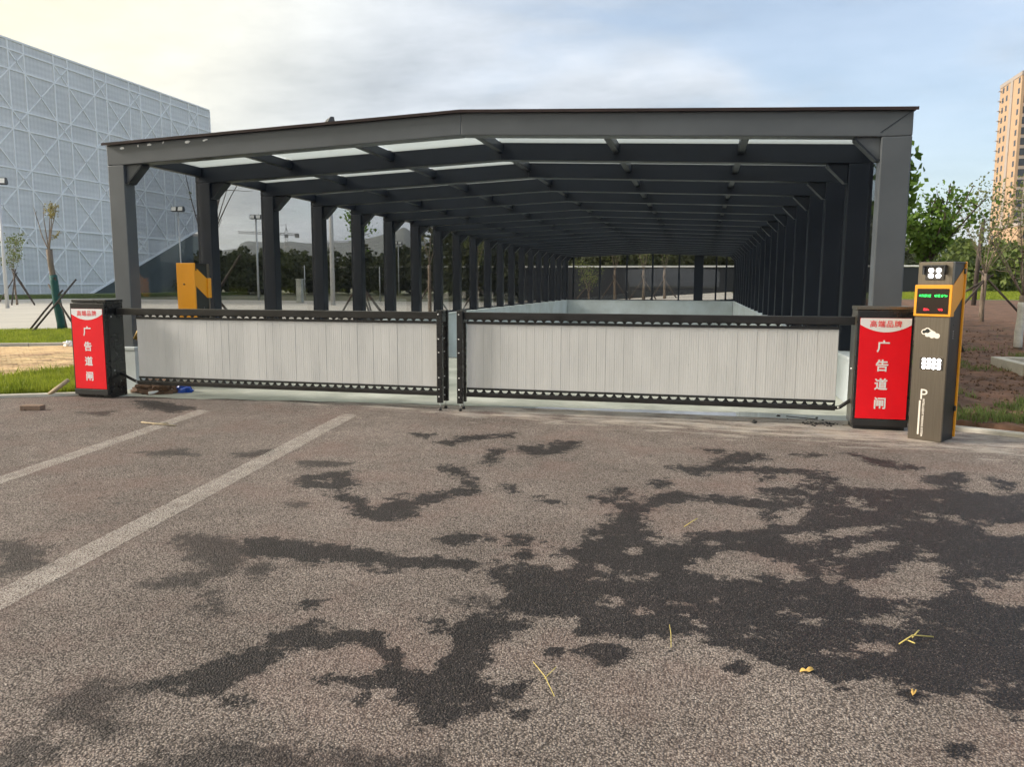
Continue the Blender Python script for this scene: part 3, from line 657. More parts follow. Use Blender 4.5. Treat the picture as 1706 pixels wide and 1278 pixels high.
# ================================================================== barrier gates
GY = 8.92
def gate(label, x0, x1, xbox, xpost, n):
    """x0..x1 infill; xbox the cabinet side; xpost centre of the free end"""
    t = thing('barrier_gate', label, 'gate', ((x0 + x1) / 2, GY, 0))
    o = Vector((-(x0 + x1) / 2, -GY, 0))
    a, b = min(xbox, xpost), max(xbox, xpost)
    MB().box(a, b, GY - 0.05, GY + 0.05, 1.092, 1.178).build('top_rail', 'rail', t, bevel=0.006, loc=o)
    p = (x1 - x0) / n
    a, b = min(x0, xpost), max(x1, xpost)
    MB().box(x0, x1, GY - 0.045, GY + 0.045, 0.172, 0.222).build('bottom_rail', 'rail', t, bevel=0.006, loc=o)
    for nm, zt, zb, fl in (('scallop_strip', 1.093, 1.040, 1), ('scallop_strip', 0.281, 0.2215, -1)):
        mb = MB()
        if fl > 0: mb.box(x0, x1, GY - 0.02, GY + 0.02, zb, zb + 0.029); z0, z1 = zb + 0.029, zt
        else: mb.box(x0, x1, GY - 0.02, GY + 0.02, zt - 0.025, zt); z0, z1 = zb, zt - 0.025
        zm = (z0 + z1) / 2
        for i in range(n + 1):
            x = x0 + i * p
            wide, narrow = p * 0.36, p * 0.10
            top, bot = (wide, narrow) if fl > 0 else (narrow, wide)
            xs = lambda w: (max(x0, x - w), min(x1, x + w))
            l0, r0 = xs(bot); l1, r1 = xs((narrow * 1.5 + 0.1 * p * 0.4)); l2, r2 = xs(top)
            mb.prism([(l0, z0), (r0, z0), (r1, zm), (r2, z1), (l2, z1), (l1, zm)], GY - 0.008, GY + 0.008)
        mb.build(nm, 'blackm', t, loc=o)
    # one fluted aluminium slat per pitch
    h = p / 2 - 0.0006
    prof = [(-h, 0.010), (-h, -0.0074)]
    for i in range(4):
        u = -h + 2 * h * i / 4; v = 2 * h / 4
        prof += [(u + v * 0.12, -0.009), (u + v * 0.82, -0.009), (u + v * 0.95, -0.0076)]
    prof += [(h, -0.0074), (h, 0.010)]
    me = shared(MB().prism(prof, 0.279, 1.042, 'z'), 'slat', 'slat')
    for i in range(n):
        put('slat', me, t, o + Vector((x0 + p * (i + 0.5), GY + random.uniform(-0.001, 0.001), 0)), (0, 0, random.uniform(-0.006, 0.006)))
    # free end: a pair of bolted posts on small stems
    s = 1 if xpost > x0 + 1 else -1
    for yy, dx in ((GY - 0.088, 0.0), (GY + 0.088, s * 0.012)):
        cx = xpost + dx
        pm_ = MB().box(cx - 0.036, cx + 0.036, yy - 0.02, yy + 0.02, 0.095, 1.20).build('end_post', 'black', t, bevel=0.005, loc=o)
        for z in (1.15, 0.86, 0.70, 0.40, 0.26, 0.17):
            MB().disc((cx - 0.008, yy - 0.022, z), 0.0085, 'y', 0.008, 8).build('bolt', 'bolt', pm_)
        f = MB().tube([(cx, yy, 0.035), (cx, yy, 0.10)], 0.007, 8)
        fo = f.build('foot_stem', 'bolt', t, loc=o)
        MB().disc((cx, yy, 0.017), 0.016, 'x', 0.03, 12).build('foot_wheel', 'blackm', fo)
    MB().box(xpost - 0.034, xpost + 0.034, GY - 0.067, GY + 0.067, 1.06, 1.188).build('end_bracket', 'black', t, loc=o, bevel=0.004)
    # lower stay back to the cabinet
    xe = x0 if s > 0 else x1
    MB().tube([(xe, GY - 0.01, 0.20), (xe - s * 0.045, GY - 0.01, 0.205), (xbox - s * 0.02, GY - 0.01, 0.31)], 0.020, 8).build('lower_stay', 'blackm', t, loc=o)
    MB().disc((xe - s * 0.03, GY - 0.034, 0.205), 0.011, 'y', 0.012, 8).build('bolt', 'bolt', t, loc=o)
    return t
gate('left barrier gate of pale vertical slats with black rails, beside the black cabinet', -7.21, -3.03, -7.48, -2.985, 40)
gate('right barrier gate of pale vertical slats with black rails, beside the bronze parking kiosk', -2.675, 1.449, 1.61, -2.735, 40)

# ================================================================== barrier cabinets with advertising panels
def cabinet(label, x, y, rz, body, left):
    w, d, h = 0.54, 0.33, 1.28
    t = thing('barrier_cabinet', label, 'cabinet', (x, y, 0), rz)
    MB().box(-w / 2 + 0.02, w / 2 - 0.02, -d / 2 + 0.05, d / 2 - 0.01, 0.0, 0.05).build('plinth', 'blackm', t)
    bd = MB().box(-w / 2 + 0.002, w / 2 - 0.002, -d / 2 + 0.045, d / 2, 0.05 if not left else 0.012, h - 0.03).build('body', body, t, bevel=0.004)
    MB().box(-w / 2 - 0.004, w / 2 + 0.004, -d / 2 + 0.03, d / 2 + 0.006, h - 0.027, h + 0.012).build('lid', body, t, bevel=0.006)
    fr = MB().box(-w / 2, w / 2, -d / 2, -d / 2 + 0.042, 0.04, h - 0.035).build('door', 'black', t, bevel=0.006)
    MB().box(-w / 2 + 0.006, w / 2 - 0.006, -d / 2 - 0.012, -d / 2 - 0.001, 0.042, 0.112).build('kick_plate', 'blackm', t, bevel=0.004)
    z0, z1, pw = 0.122, 1.172, 0.49; ph = z1 - z0; F = -d / 2 - 0.001
    pn = MB().box(-pw / 2, pw / 2, F - 0.006, F, z0, z1).build('advert_panel', 'red', t)
    arc = [(-pw / 2 + 0.001, z1 - 0.001), (pw / 2 - 0.001, z1 - 0.001)]
    for i in range(17):
        u = 1 - 2 * i / 16
        arc.append((u * (pw / 2 - 0.001), z1 - ph * (0.066 + 0.072 * (1 - u * u))))
    MB().prism(arc, F - 0.0085, F - 0.0062).build('header', 'white', pn)
    me = text_mesh('高端品牌', 0.074, 'red', bold=0.0003, space=1.12)
    put('lettering', me, pn, (0, F - 0.0095, z1 - ph * 0.056), (math.pi / 2, 0, 0))
    for ch, fz in (('广', 0.277), ('告', 0.467), ('道', 0.652), ('闸', 0.842)):
        me = text_mesh(ch, 0.128, 'white', bold=0.0032)
        put('lettering', me, pn, (-0.012, F - 0.0072, z1 - ph * fz), (math.pi / 2, 0, 0))
    # the side that faces the lane: locks, latch, louvres
    s = 1 if left else -1
    X = s * (w / 2 + 0.001)
    if left:
        for yy, zz in ((-0.055, 1.07), (-0.045, 0.36)):
            MB().disc((X, yy, zz), 0.011, 'x', 0.012, 10).build('lock', 'bolt', t)
        MB().box(X - 0.002, X + 0.006, 0.0, 0.07, 0.70, 0.755).build('latch', 'blackm', t, bevel=0.002)
        for i in range(6):
            z = 0.375 + i * 0.03
            MB().box(X - 0.001, X + 0.007, 0.015, 0.085, z, z + 0.012).build('louvre', 'sidegrey', t, bevel=0.002)
        MB().box(X - 0.001, X + 0.0035, -0.105, 0.150, 0.02, 1.20).build('side_door', 'black', t, bevel=0.002)
    else:
        MB().disc((X - 0.001, 0.02, 0.62), 0.015, 'x', 0.012, 10).build('lock', 'bolt', t)
        MB().box(X - 0.0035, X + 0.001, -0.105, 0.150, 0.06, 1.20).build('side_door', body, t, bevel=0.002)
    if left:   # slanting spring tube behind the cabinet
        MB().tube([(X - 0.03, 0.40, 0.74), (X + 0.06, 0.46, 0.96)], 0.034, 12).build('spring_tube', 'brass', t)
    return t
cabinet('black barrier cabinet with red advert panel standing beside the lawn', -7.77, 8.86, R(-2), 'black', True)
cabinet('barrier cabinet with bronze sides and red advert panel beside the parking kiosk', 1.87, 8.925, 0.0, 'bronze', False)

# ================================================================== parking kiosks
def make_kiosk(label, loc, rz):
    t = thing('parking_kiosk', label, 'kiosk', loc, rz)
    w, d, h = 0.31, 0.34, 1.73; f = -d / 2
    MB().box(-w / 2 + 0.01, w / 2 - 0.01, f + 0.02, d / 2 - 0.02, 0.0, h - 0.01).build('body', 'sidegrey', t, bevel=0.004)
    MB().box(-w / 2, w / 2, f, f + 0.028, 0.002, 1.215).build('front_panel', 'bronze', t, bevel=0.004)
    hd = MB().box(-w / 2, w / 2, f, f + 0.05, 1.512, h).build('head_panel', 'bronze', t, bevel=0.004)
    MB().box(-w / 2 - 0.001, w / 2 + 0.001, f + 0.052, d / 2 - 0.022, h - 0.012, h + 0.004).build('lid', 'sidegrey', t, bevel=0.003)
    # lamp head with hood
    MB().box(-0.085, 0.085, f - 0.012, f - 0.001, 1.56, 1.69).build('lamp_plate', 'lens', hd, bevel=0.004)
    MB().prism([(-0.10, 1.70), (0.10, 1.70), (0.10, 1.612), (0.09, 1.612), (0.09, 1.69), (-0.09, 1.69), (-0.09, 1.612), (-0.10, 1.612)], f - 0.055, f - 0.001).build('hood', 'blackm', hd)
    for dx in (-0.034, 0.034):
        for dz in (-0.026, 0.026):
            MB().disc((dx, f - 0.016, 1.625 + dz), 0.021, 'y', 0.008, 14).build('lamp', 'led', hd)
    # orange display section, a little wider and prouder than the post
    db = MB().box(-w / 2 - 0.014, w / 2 + 0.014, f - 0.022, f + 0.06, 1.213, 1.513).build('display_housing', 'orange', t, bevel=0.006)
    sc = MB().box(-w / 2 + 0.012, w / 2 - 0.012, f - 0.026, f - 0.021, 1.238, 1.478).build('screen', 'screen', db)
    rg = random.Random(5)
    mb = MB()
    for c in range(9):                       # LED characters, too far off to read
        x = -0.128 + c * 0.029
        if c == 4: continue
        for i in range(5):
            for j in range(5):
                if rg.random() < 0.55: mb.box(x + i * 0.0050, x + i * 0.0050 + 0.0042, f - 0.0285, f - 0.0262, 1.398 + j * 0.0050, 1.398 + j * 0.0050 + 0.0042)
    kind(mb.build('led_row', 'ledg', sc), 'stuff')
    mb = MB()
    for c in range(2):
        for i in range(10 if c == 0 else 8):
            for j in range(4):
                if rg.random() < 0.5: mb.box(-0.075 + c * 0.13 + i * 0.005, -0.0712 + c * 0.13 + i * 0.005, f - 0.0285, f - 0.0262, 1.270 + j * 0.005, 1.2738 + j * 0.005)
    kind(mb.build('led_row', 'ledr', sc), 'stuff')
    # cloud emblem
    def blob(parts, y0, y1):
        mb = MB()
        for cx, cz, r in parts:
            mb.disc((cx, (y0 + y1) / 2, cz), r, 'y', y1 - y0, 18)
        return mb
    def outline(parts):
        pts = []
        cx = sum(p[0] for p in parts) / len(parts); cz = sum(p[1] for p in parts) / len(parts)
        for i in range(64):
            a = 2 * math.pi * i / 64; dx, dz = math.cos(a), math.sin(a); best = 0
            for x, z, r in parts:
                bx, bz = cx - x, cz - z; b = bx * dx + bz * dz; c = bx * bx + bz * bz - r * r
                q = b * b - c
                if q > 0: best = max(best, -b + math.sqrt(q))
            pts.append((cx + dx * best, cz + dz * best))
        return pts
    back = outline([(-0.065, 1.062, 0.026), (-0.035, 1.072, 0.031), (-0.005, 1.060, 0.024)])
    front = outline([(-0.035, 1.033, 0.019), (0.012, 1.040, 0.034), (0.055, 1.028, 0.026), (0.01, 1.025, 0.022)])
    em_ = MB().prism(back, f - 0.0022, f - 0.0005).build('emblem', 'cream', t)
    inn = outline([(-0.065, 1.062, 0.016), (-0.035, 1.072, 0.021), (-0.005, 1.060, 0.014)])
    MB().prism(inn, f - 0.0032, f - 0.0024).build('emblem_inset', 'sidegrey', em_)
    MB().prism(front, f - 0.0046, f - 0.0034).build('emblem_front', 'cream', em_)
    # fill light
    fl_ = MB().box(-0.085, 0.125, f - 0.006, f - 0.0005, 0.70, 0.815).build('fill_light', 'lens', t, bevel=0.002)
    for i in range(4):
        for j in range(3):
            MB().disc((-0.045 + i * 0.045, f - 0.009, 0.722 + j * 0.036), 0.0165, 'y', 0.006, 12).build('lamp', 'led', fl_)
    # lettering
    me = text_mesh('P', 0.145, 'cream', bold=0.0005); put('lettering', me, t, (-0.027, f - 0.0015, 0.455), (math.pi / 2, 0, 0))
    MB().box(-0.068, -0.052, f - 0.002, f - 0.0004, 0.055, 0.392).build('printed_bar', 'cream', t)
    me = text_mesh('INTELLIGENT PARKING SYSTEM', 0.0262, 'cream', bold=0.0006); put('lettering', me, t, (-0.026, f - 0.0015, 0.225), (math.pi / 2, math.pi / 2, 0))
    # sides: orange flash rising to the back plate, both sides
    for s in (-1, 1):
        x = s * (w / 2 - 0.010)
        a, b = (x, x + s * 0.004)
        MB().prism([(f + 0.06, 1.215), (f + 0.06, 1.512), (d / 2 - 0.02, 1.68), (d / 2 - 0.02, 1.40)], min(a, b), max(a, b), 'x').build('side_flash', 'orange', t)
        for z in (0.28, 1.62):
            MB().box(min(x, x + s * 0.016), max(x, x + s * 0.016), d / 2 - 0.045, d / 2 - 0.012, z, z + 0.05).build('hinge', 'blackm', t, bevel=0.003)
        for i in range(4):
            MB().disc((x + s * 0.001, f + 0.14, 1.07 - i * 0.022), 0.005, 'x', 0.004, 8).build('button', 'bolt', t)
        MB().disc((x + s * 0.001, f + 0.14, 1.13), 0.007, 'x', 0.004, 8).build('button', 'blackm', t)
    MB().box(-w / 2 - 0.006, w / 2 + 0.006, d / 2 - 0.019, d / 2 + 0.008, 0.02, h + 0.006).build('back_plate', 'orange', t, bevel=0.005)
    return t
make_kiosk('bronze and orange parking kiosk with lit lamps and screen, right of the gate', (2.272, 8.41, 0.0), R(-35))
isl = MB().box(-0.35, 0.35, -0.4, 0.4, 0.0, 0.065).build('kerb_island', 'kerb', None, bevel=0.01, loc=(-7.44, 10.55, 0.008)); kind(isl, 'structure')
make_kiosk('orange backed parking kiosk behind the left gate, inside the canopy', (-7.50, 10.57, 0.074), R(180 - 3))
MB().disc((0.03, 0.180, 1.42), 0.012, 'y', 0.01, 10).build('lock', 'blackm', bpy.data.objects['parking_kiosk.001'])
# ================================================================== left verge: kerbs, lawn, brick path, plaza
UX, UY = 0.875, 0.485
TAN = UY / UX
def yk1(x): return 8.82 + (x + 8.2) * TAN
def yk3(x): return 15.45 + (x + 15.3) * TAN
def yl2(x): return 20.70 + (x + 20.4) * TAN
def kerb_line(name, a, b, w, z0, z1, m='kerb', seg=1.0):
    """row of kerb stones"""
    a, b = Vector((*a, 0)), Vector((*b, 0)); L = (b - a).length; n = max(1, round(L / seg)); d = (b - a) / n
    t = bpy.data.objects.new(name, None); COL.objects.link(t); t.location = a; t['kind'] = 'structure'
    me = shared(MB().box(0.004, d.length - 0.004, -w / 2, w / 2, z0, z1), 'kerb_stone', m, 0.012)
    for i in range(n):
        put('kerb_stone', me, t, d * i + Vector((0, 0, random.uniform(-0.006, 0.004))), (0, 0, math.atan2(d.y, d.x)))
    return t
kerb_line('kerb', (-17.2, yk1(-17.2)), (-8.12, yk1(-8.12)), 0.12, -0.1, 0.035)
kerb_line('kerb', (-10.43, yk1(-10.43) + 0.1), (-10.43, yk3(-10.43) - 0.1), 0.12, -0.1, 0.05)
kerb_line('kerb', (-24.2, yk3(-24.2)), (-8.4, yk3(-8.4)), 0.14, -0.1, 0.10)
kerb_line('kerb', (-29.0, yl2(-29.0)), (-8.4, yl2(-8.4)), 0.12, -0.1, 0.06)
sheet('lawn_bed', [(-8.24, yk1(-8.24) + 0.07), (-8.24, 18.5), (-10.37, 18.1), (-10.37, yk1(-10.37) + 0.07)], 0.012, 'turf')
sheet('lawn_bed', [(-29, yk3(-29) + 0.08), (-8.24, yk3(-8.24) + 0.08), (-8.24, yl2(-8.24) - 0.07), (-29, yl2(-29) - 0.07)], 0.02, 'turf')
sheet('path', [(-10.5, yk3(-10.5) - 0.08), (-30, yk3(-30) - 0.08), (-30, yk1(-30) + 0.07), (-10.5, yk1(-10.5) + 0.07)], 0.0, 'paver_bed')
sheet('plaza', [(-8.24, yl2(-8.24) + 0.07), (-8.24, 66), (-66, 66), (-66, -6)], 0.0, 'plaza')
# brick pavers, the nearest as single pieces
pv = bpy.data.objects['path']
bricks = []
for i in range(-60, 70):
    for j in range(-10, 90):
        u = i * 0.252 + (j % 2) * 0.126; v = j * 0.131
        x = -12.0 + UX * u - UY * v; y = 11.3 + UY * u + UX * v
        if x < -10.62 and yk1(x) + 0.16 < y < yk3(x) - 0.19 and -1.16 < x / y < -0.86: bricks.append((x * x + y * y, x, y))
bricks.sort()
pme = shared(MB().box(-0.118, 0.118, -0.057, 0.057, 0.0, 0.03), 'paver', 'pav', 0.004, 1)
ang = math.atan2(UY, UX)
for q, x, y in bricks[:300]:
    put('paver', pme, pv, (x, y, 0.002 + random.uniform(-0.004, 0.004)), (random.uniform(-0.02, 0.02), random.uniform(-0.02, 0.02), ang))
mb = MB()
for q, x, y in bricks[300:]:
    c, s = math.cos(ang), math.sin(ang); zt = 0.032 + random.uniform(-0.004, 0.004)
    cs = [(x + c * a - s * b, y + s * a + c * b) for a, b in ((-0.118, -0.057), (0.118, -0.057), (0.118, 0.057), (-0.118, 0.057))]
    mb.add([(p[0], p[1], 0.004) for p in cs] + [(p[0], p[1], zt) for p in cs], [(4, 5, 6, 7), (0, 1, 5, 4), (1, 2, 6, 5), (2, 3, 7, 6), (3, 0, 4, 7)])
kind(mb.build('paver', 'pav', pv), 'stuff')
# grass
rg = np.random.default_rng(3)
def scatter(n, x0, x1, y0, y1, ok, z=0.012):
    x = rg.uniform(x0, x1, n); y = rg.uniform(y0, y1, n); k = ok(x, y)
    x, y = x[k], y[k]
    return np.stack([x, y, np.full(len(x), z) if not callable(z) else z(x, y)], 1)
g1 = scatter(60000, -10.36, -8.26, 7.6, 13.5, lambda x, y: (y > yk1(x) + 0.08))
tuft = rg.uniform(0, 1, (90, 2)) * [2.1, 5.5] + [-10.36, 7.8]
g1b = np.concatenate([np.column_stack([rg.normal(tx, 0.07, 60), rg.normal(ty, 0.07, 60), np.full(60, 0.012)]) for tx, ty in tuft])
g1b = g1b[(g1b[:, 0] > -10.34) & (g1b[:, 0] < -8.28) & (g1b[:, 1] > yk1(g1b[:, 0]) + 0.1)]
kind(put('grass', grass_mesh('grass', g1, 0.10, 'blade', 1)), 'stuff', 'green lawn grass between the black cabinet and the brick path')
kind(put('grass', grass_mesh('grass', g1b, 0.17, 'blade', 2)), 'stuff', 'taller grass tufts on the lawn beside the black cabinet')
g2 = scatter(160000, -24, -11, 12, 26, lambda x, y: (y > yk3(x) + 0.09) & (y < yl2(x) - 0.08) & (x / y > -1.13) & (x / y < -0.6), 0.02)
kind(put('grass', grass_mesh('grass', g2, 0.085, 'blade', 3, 0.007)), 'stuff', 'sunlit grass strip beyond the brick path')

# ================================================================== right verge: soil bank
def zR(y): return 0.03 + 0.018 * np.maximum(0, np.asarray(y) - 9.2)
def kr(x): return 9.06 - 0.508 * (x - 2.5)
def fnoise(x, y, s, o=4):
    return np.array([noise.fractal((a * s, b * s, 1.7), 1.0, 2.1, o) for a, b in zip(x, y)])
xs = np.arange(2.30, 9.5, 0.065); ys = np.concatenate([np.arange(5.4, 22, 0.065), np.arange(22, 48, 0.3)])
X, Y = np.meshgrid(xs, ys); xf, yf = X.ravel(), Y.ravel()
Z = zR(yf) + 0.03 * fnoise(xf, yf, 1.3) + 0.032 * fnoise(xf, yf, 7.0, 3)
Z += 0.05
Z = np.where(yf < kr(xf) + 0.10, -0.15, Z)
idx = np.arange(xf.size).reshape(X.shape)
F = np.stack([idx[:-1, :-1], idx[:-1, 1:], idx[1:, 1:], idx[1:, :-1]], -1).reshape(-1, 4)
kind(put('soil_bank', np_mesh('soil_bank', np.stack([xf, yf, Z], 1), F, 'soil', True)), 'structure')
def soilz(x, y):
    return zR(y) + 0.03 * fnoise(x, y, 1.3) + 0.032 * fnoise(x, y, 7.0, 3) + 0.05
kerb_line('kerb', (2.45, kr(2.45)), (9.4, kr(9.4)), 0.12, -0.1, 0.045)
me = bpy.data.meshes.new('verge')
zz = lambda y: float(zR(y)) + 0.02
me.from_pydata([(2.3, 47.9, zz(47.9)), (60, 47.9, zz(47.9)), (60, 75, zz(75)), (2.3, 75, zz(75))], [], [(0, 1, 2, 3)])
me.materials.append(M['turf']); kind(put('verge', me), 'structure')
me = bpy.data.meshes.new('service_strip')
me.from_pydata([(-9, 48, 0), (2.29, 48, zz(47.9)), (2.29, 75, zz(75)), (-9, 75, 0.3)], [], [(0, 1, 2, 3)])
me.materials.append(M['plaza']); kind(put('service_strip', me), 'structure')
me = bpy.data.meshes.new('soil_field')
me.from_pydata([(9.43, 5.4, 0.02), (60, 5.4, 0.02), (60, 9.2, 0.05), (9.43, 9.2, 0.05), (60, 47.9, zz(47.9)), (9.43, 47.9, zz(47.9))], [], [(0, 1, 2, 3), (3, 2, 4, 5)])
me.materials.append(M['soil']); kind(put('soil_field', me), 'structure')
# clods and chips on the soil
def clods():
    n = 5200; y = 9.2 + rg.beta(1.0, 2.2, n) * 16; x = rg.uniform(2.4, 9.2, n)
    k = (y > kr(x) + 0.2) & (x / y > 0.22) & (x / y < 0.46); x, y = x[k], y[k]
    z = soilz(x, y); n = len(x); s = rg.uniform(0.012, 0.05, n) * rg.uniform(0.5, 1, n)
    base = np.array([(1, 0, 0), (-0.5, 0.87, 0), (-0.5, -0.87, 0), (0.1, 0.1, 0.8), (0.0, 0, -0.5)])
    a = rg.uniform(0, 6.28, n); V = []
    bb = base[None] * rg.uniform(0.6, 1.3, (n, 5, 1))
    xx = bb[:, :, 0] * np.cos(a)[:, None] - bb[:, :, 1] * np.sin(a)[:, None] * 0.6
    yy = bb[:, :, 0] * np.sin(a)[:, None] + bb[:, :, 1] * np.cos(a)[:, None] * 0.6
    V = np.stack([xx * s[:, None] + x[:, None], yy * s[:, None] + y[:, None], bb[:, :, 2] * s[:, None] + z[:, None] + 0.005], -1).reshape(-1, 3)
    i = np.arange(n)[:, None] * 5
    F = np.concatenate([i + np.array([f]) for f in ((0, 1, 3), (1, 2, 3), (2, 0, 3), (1, 0, 4), (2, 1, 4), (0, 2, 4))], 0)
    kind(put('soil_clods', np_mesh('soil_clods', V, F, 'clod')), 'stuff', 'loose red brown clods strewn over the soil bank')
clods()
def patch(n, x0, x1, y0, y1, thr, seed):
    p = scatter(n, x0, x1, y0, y1, lambda x, y: (y > kr(x) + 0.15) & (x / y > 0.2) & (x / y < 0.5), 0.0)
    k = fnoise(p[:, 0] + seed, p[:, 1], 1.1, 3) > thr; p = p[k]; p[:, 2] = soilz(p[:, 0], p[:, 1]) - 0.01
    return p
ga = np.concatenate([patch(9000, 2.45, 5.2, 9.0, 11.2, -0.05, 3), patch(9000, 3.0, 7.5, 13.8, 17.6, 0.0, 9), patch(2500, 3, 8, 11, 24, 0.32, 5)])
kind(put('grass', grass_mesh('grass', ga, 0.09, 'blade2', 5, 0.005, 0.9)), 'stuff', 'thin grass growing in patches on the soil bank')
gb = scatter(40000, 9, 30, 49, 66, lambda x, y: (x / y > 0.2) & (x / y < 0.5), lambda x, y: zR(y) + 0.02)
kind(put('grass', grass_mesh('grass', gb, 0.10, 'blade', 6, 0.02)), 'stuff', 'far green grass strip in front of the dark fence')
# concrete tree pit
pt = thing('tree_pit', 'square concrete kerb of an empty tree pit on the soil bank', 'tree pit', (5.62, 14.0, 0.05))
for x0, x1, y0, y1 in ((-0.78, 0.78, 0.63, 0.80), (-0.78, 0.78, -0.80, -0.63), (-0.80, -0.63, -0.626, 0.626), (0.63, 0.80, -0.626, 0.626)):
    MB().box(x0, x1, y0, y1, 0.0, 0.27).build('kerb_stone', 'kerb', pt, bevel=0.01)
MB().box(-0.62, 0.62, -0.62, 0.62, 0.0, 0.17).build('soil_fill', 'soil', pt)

# ================================================================== trees
def branchy(mb, p, d, L, r, n=6, wob=0.06, up=0.0, tip=0.35):
    pts = [Vector(p)]; d = Vector(d).normalized()
    for i in range(n):
        d = (d + Vector((random.gauss(0, wob), random.gauss(0, wob), random.gauss(0, wob) + up))).normalized()
        pts.append(pts[-1] + d * (L / n))
    mb.tube(pts, [r * (1 - (1 - tip) * i / n) for i in range(n + 1)], 6)
    return pts
def young_tree(label, loc, top, r, shoots, leaf=None, lsize=0.08, lper=40, lspread=0.12, bark='bark', stakes=(), wash=0.0, wrap=0.0, twigs=3, lstart=0.3, seed=1, group=None, sr_=0.22):
    """pollarded street tree: trunk to `top`, straight shoots from the knuckle, twigs, leaves, support poles"""
    random.seed(seed)
    t = thing('street_tree', label, 'tree', loc, 0, group)
    top = Vector(top); mb = MB()
    path = [Vector((0, 0, -0.15)), Vector((0, 0, 0.25))] + [Vector((top.x * f + random.gauss(0, r * 0.15), top.y * f + random.gauss(0, r * 0.15), top.z * f)) for f in (0.35, 0.6, 0.82)] + [top]
    mb.tube(path, [r * 1.25, r, r * 0.95, r * 0.88, r * 0.85, r * 0.95], 10)
    tk = mb.build('trunk', bark, t)
    def cut(z0, z1, name, m, k):
        pts = [p for p in path if z0 < p.z < z1]
        def at(z):
            for a, b in zip(path[:-1], path[1:]):
                if a.z <= z <= b.z: return a.lerp(b, (z - a.z) / (b.z - a.z))
            return path[-1]
        MB().tube([at(z0)] + pts + [at(z1)], r * k, 10).build(name, m, t)
    if wash: cut(0.0, wash, 'whitewash', 'wash', 1.1)
    if wrap: cut(0.02, wrap, 'trunk_wrap', 'wrap', 1.18)
    mb = MB(); cen = []
    for az, L, lean, dens in shoots:
        d = Vector((math.sin(az) * lean, math.cos(az) * lean, 1))
        pts = branchy(mb, top - Vector((0, 0, r * 0.5)), d, L, r * sr_, 7, 0.05, 0.03)
        for k in range(twigs):
            i = random.randint(2, 6); tw = branchy(mb, pts[i], Vector((random.gauss(0, 1), random.gauss(0, 1), 0.8)), L * random.uniform(0.15, 0.35), r * 0.11, 4, 0.15)
            if dens > 0:
                for p in tw[1:]:
                    for q in range(int(lper * dens / 10)): cen.append(p + Vector([random.gauss(0, lspread * 0.7) for _ in range(3)]))
        for q in range(int(lper * dens)):
            f = random.uniform(lstart, 1.02) * 7; i = min(6, int(f)); p = pts[i].lerp(pts[i + 1], min(1, f - i))
            cen.append(p + Vector([random.gauss(0, lspread) for _ in range(3)]))
    mb.build('branches', bark, t)
    if leaf and cen: put('crown', leaf_mesh('crown', [tuple(c) for c in cen], lsize, leaf, seed, 0.75), t)
    for bx, by, tx, ty, tz, rr in stakes:
        a, b = Vector((bx, by, -0.05)), Vector((tx, ty, tz)); b2 = a + (b - a) * 1.12
        MB().tube([a, a.lerp(b2, 0.5) + Vector((random.gauss(0, 0.01), random.gauss(0, 0.01), 0)), b2], [rr, rr * 0.95, rr * 0.85], 7).build('support_pole', 'pole', t)
    return t
PI = math.pi
young_tree('nearly bare pollarded tree with green wrapped trunk on the grass strip, left', (-19.55, 20.75, 0.0), (-0.25, 0.0, 2.55), 0.098,
           [(-1.35, 1.75, 0.75, 0.0), (-1.1, 1.45, 0.32, 0.03), (-0.6, 1.4, 0.22, 0.08), (1.3, 1.45, 0.10, 1.3), (1.6, 1.45, 0.24, 0.5)], 'leaf3', 0.075, 70, 0.05,
           stakes=[(-0.95, -0.35, 0.0, 0.0, 1.15, 0.032), (0.95, -0.3, -0.35, 0.1, 1.30, 0.034), (-0.5, 0.75, -0.1, 0.02, 1.5, 0.05), (-0.2, -1.0, 0.3, 0.2, 1.45, 0.032)], wrap=1.75, twigs=1, lstart=0.75, seed=11)
young_tree('small thin tree on four props near the hall, far left', (-46.4, 45.5, 0.0), (-0.1, 0, 1.9), 0.07,
           [(a, 3.0, l, 1) for a, l in ((-1.5, 0.35), (-0.6, 0.2), (0.3, 0.15), (1.0, 0.3), (2.2, 0.3), (-2.4, 0.25))], 'leaf2', 0.16, 32, 0.22,
           stakes=[(-1.7, 0, 0, 0, 2.0, 0.04), (1.9, -0.4, 0, 0, 2.0, 0.04), (0.3, 1.2, 0, 0, 2.2, 0.05), (0.55, -1.0, 0, 0, 2.2, 0.05)], seed=12)
young_tree('dark staked tree leaning into view outside the left glass, nearest the gate', (-12.3, 17.9, 0.0), (0.0, 0, 2.35), 0.10,
           [(0.9, 2.3, 0.30, 0), (1.3, 2.2, 0.45, 0), (0.5, 2.4, 0.25, 0), (1.7, 2.0, 0.6, 0), (-1.5, 2.2, 0.3, 0.1)], 'leaf2', 0.09, 30, 0.1, 'barkd',
           stakes=[(1.1, 0.35, 0, 0, 1.4, 0.035), (-1.0, 0.3, 0.6, 0.3, 2.0, 0.035), (0.1, -1.1, 0, 0, 1.5, 0.035)], twigs=1, seed=13)
young_tree('staked leafy tree outside the left glass, about four columns in', (-12.2, 26.9, 0.0), (0.05, 0, 2.4), 0.10,
           [(-1.4, 2.2, 0.25, 1.3), (-0.6, 2.4, 0.12, 1), (0.9, 2.2, 0.3, 0.8), (1.9, 2.3, 0.25, 0.8)], 'leaf', 0.12, 45, 0.14, 'barkd',
           stakes=[(-1.1, 0.2, 0, 0, 1.55, 0.04), (1.3, 0.0, 0, 0, 1.6, 0.05), (0.1, 1.1, 0, 0, 1.5, 0.04), (0.9, -0.6, 0.1, 0, 1.7, 0.035)], seed=14)
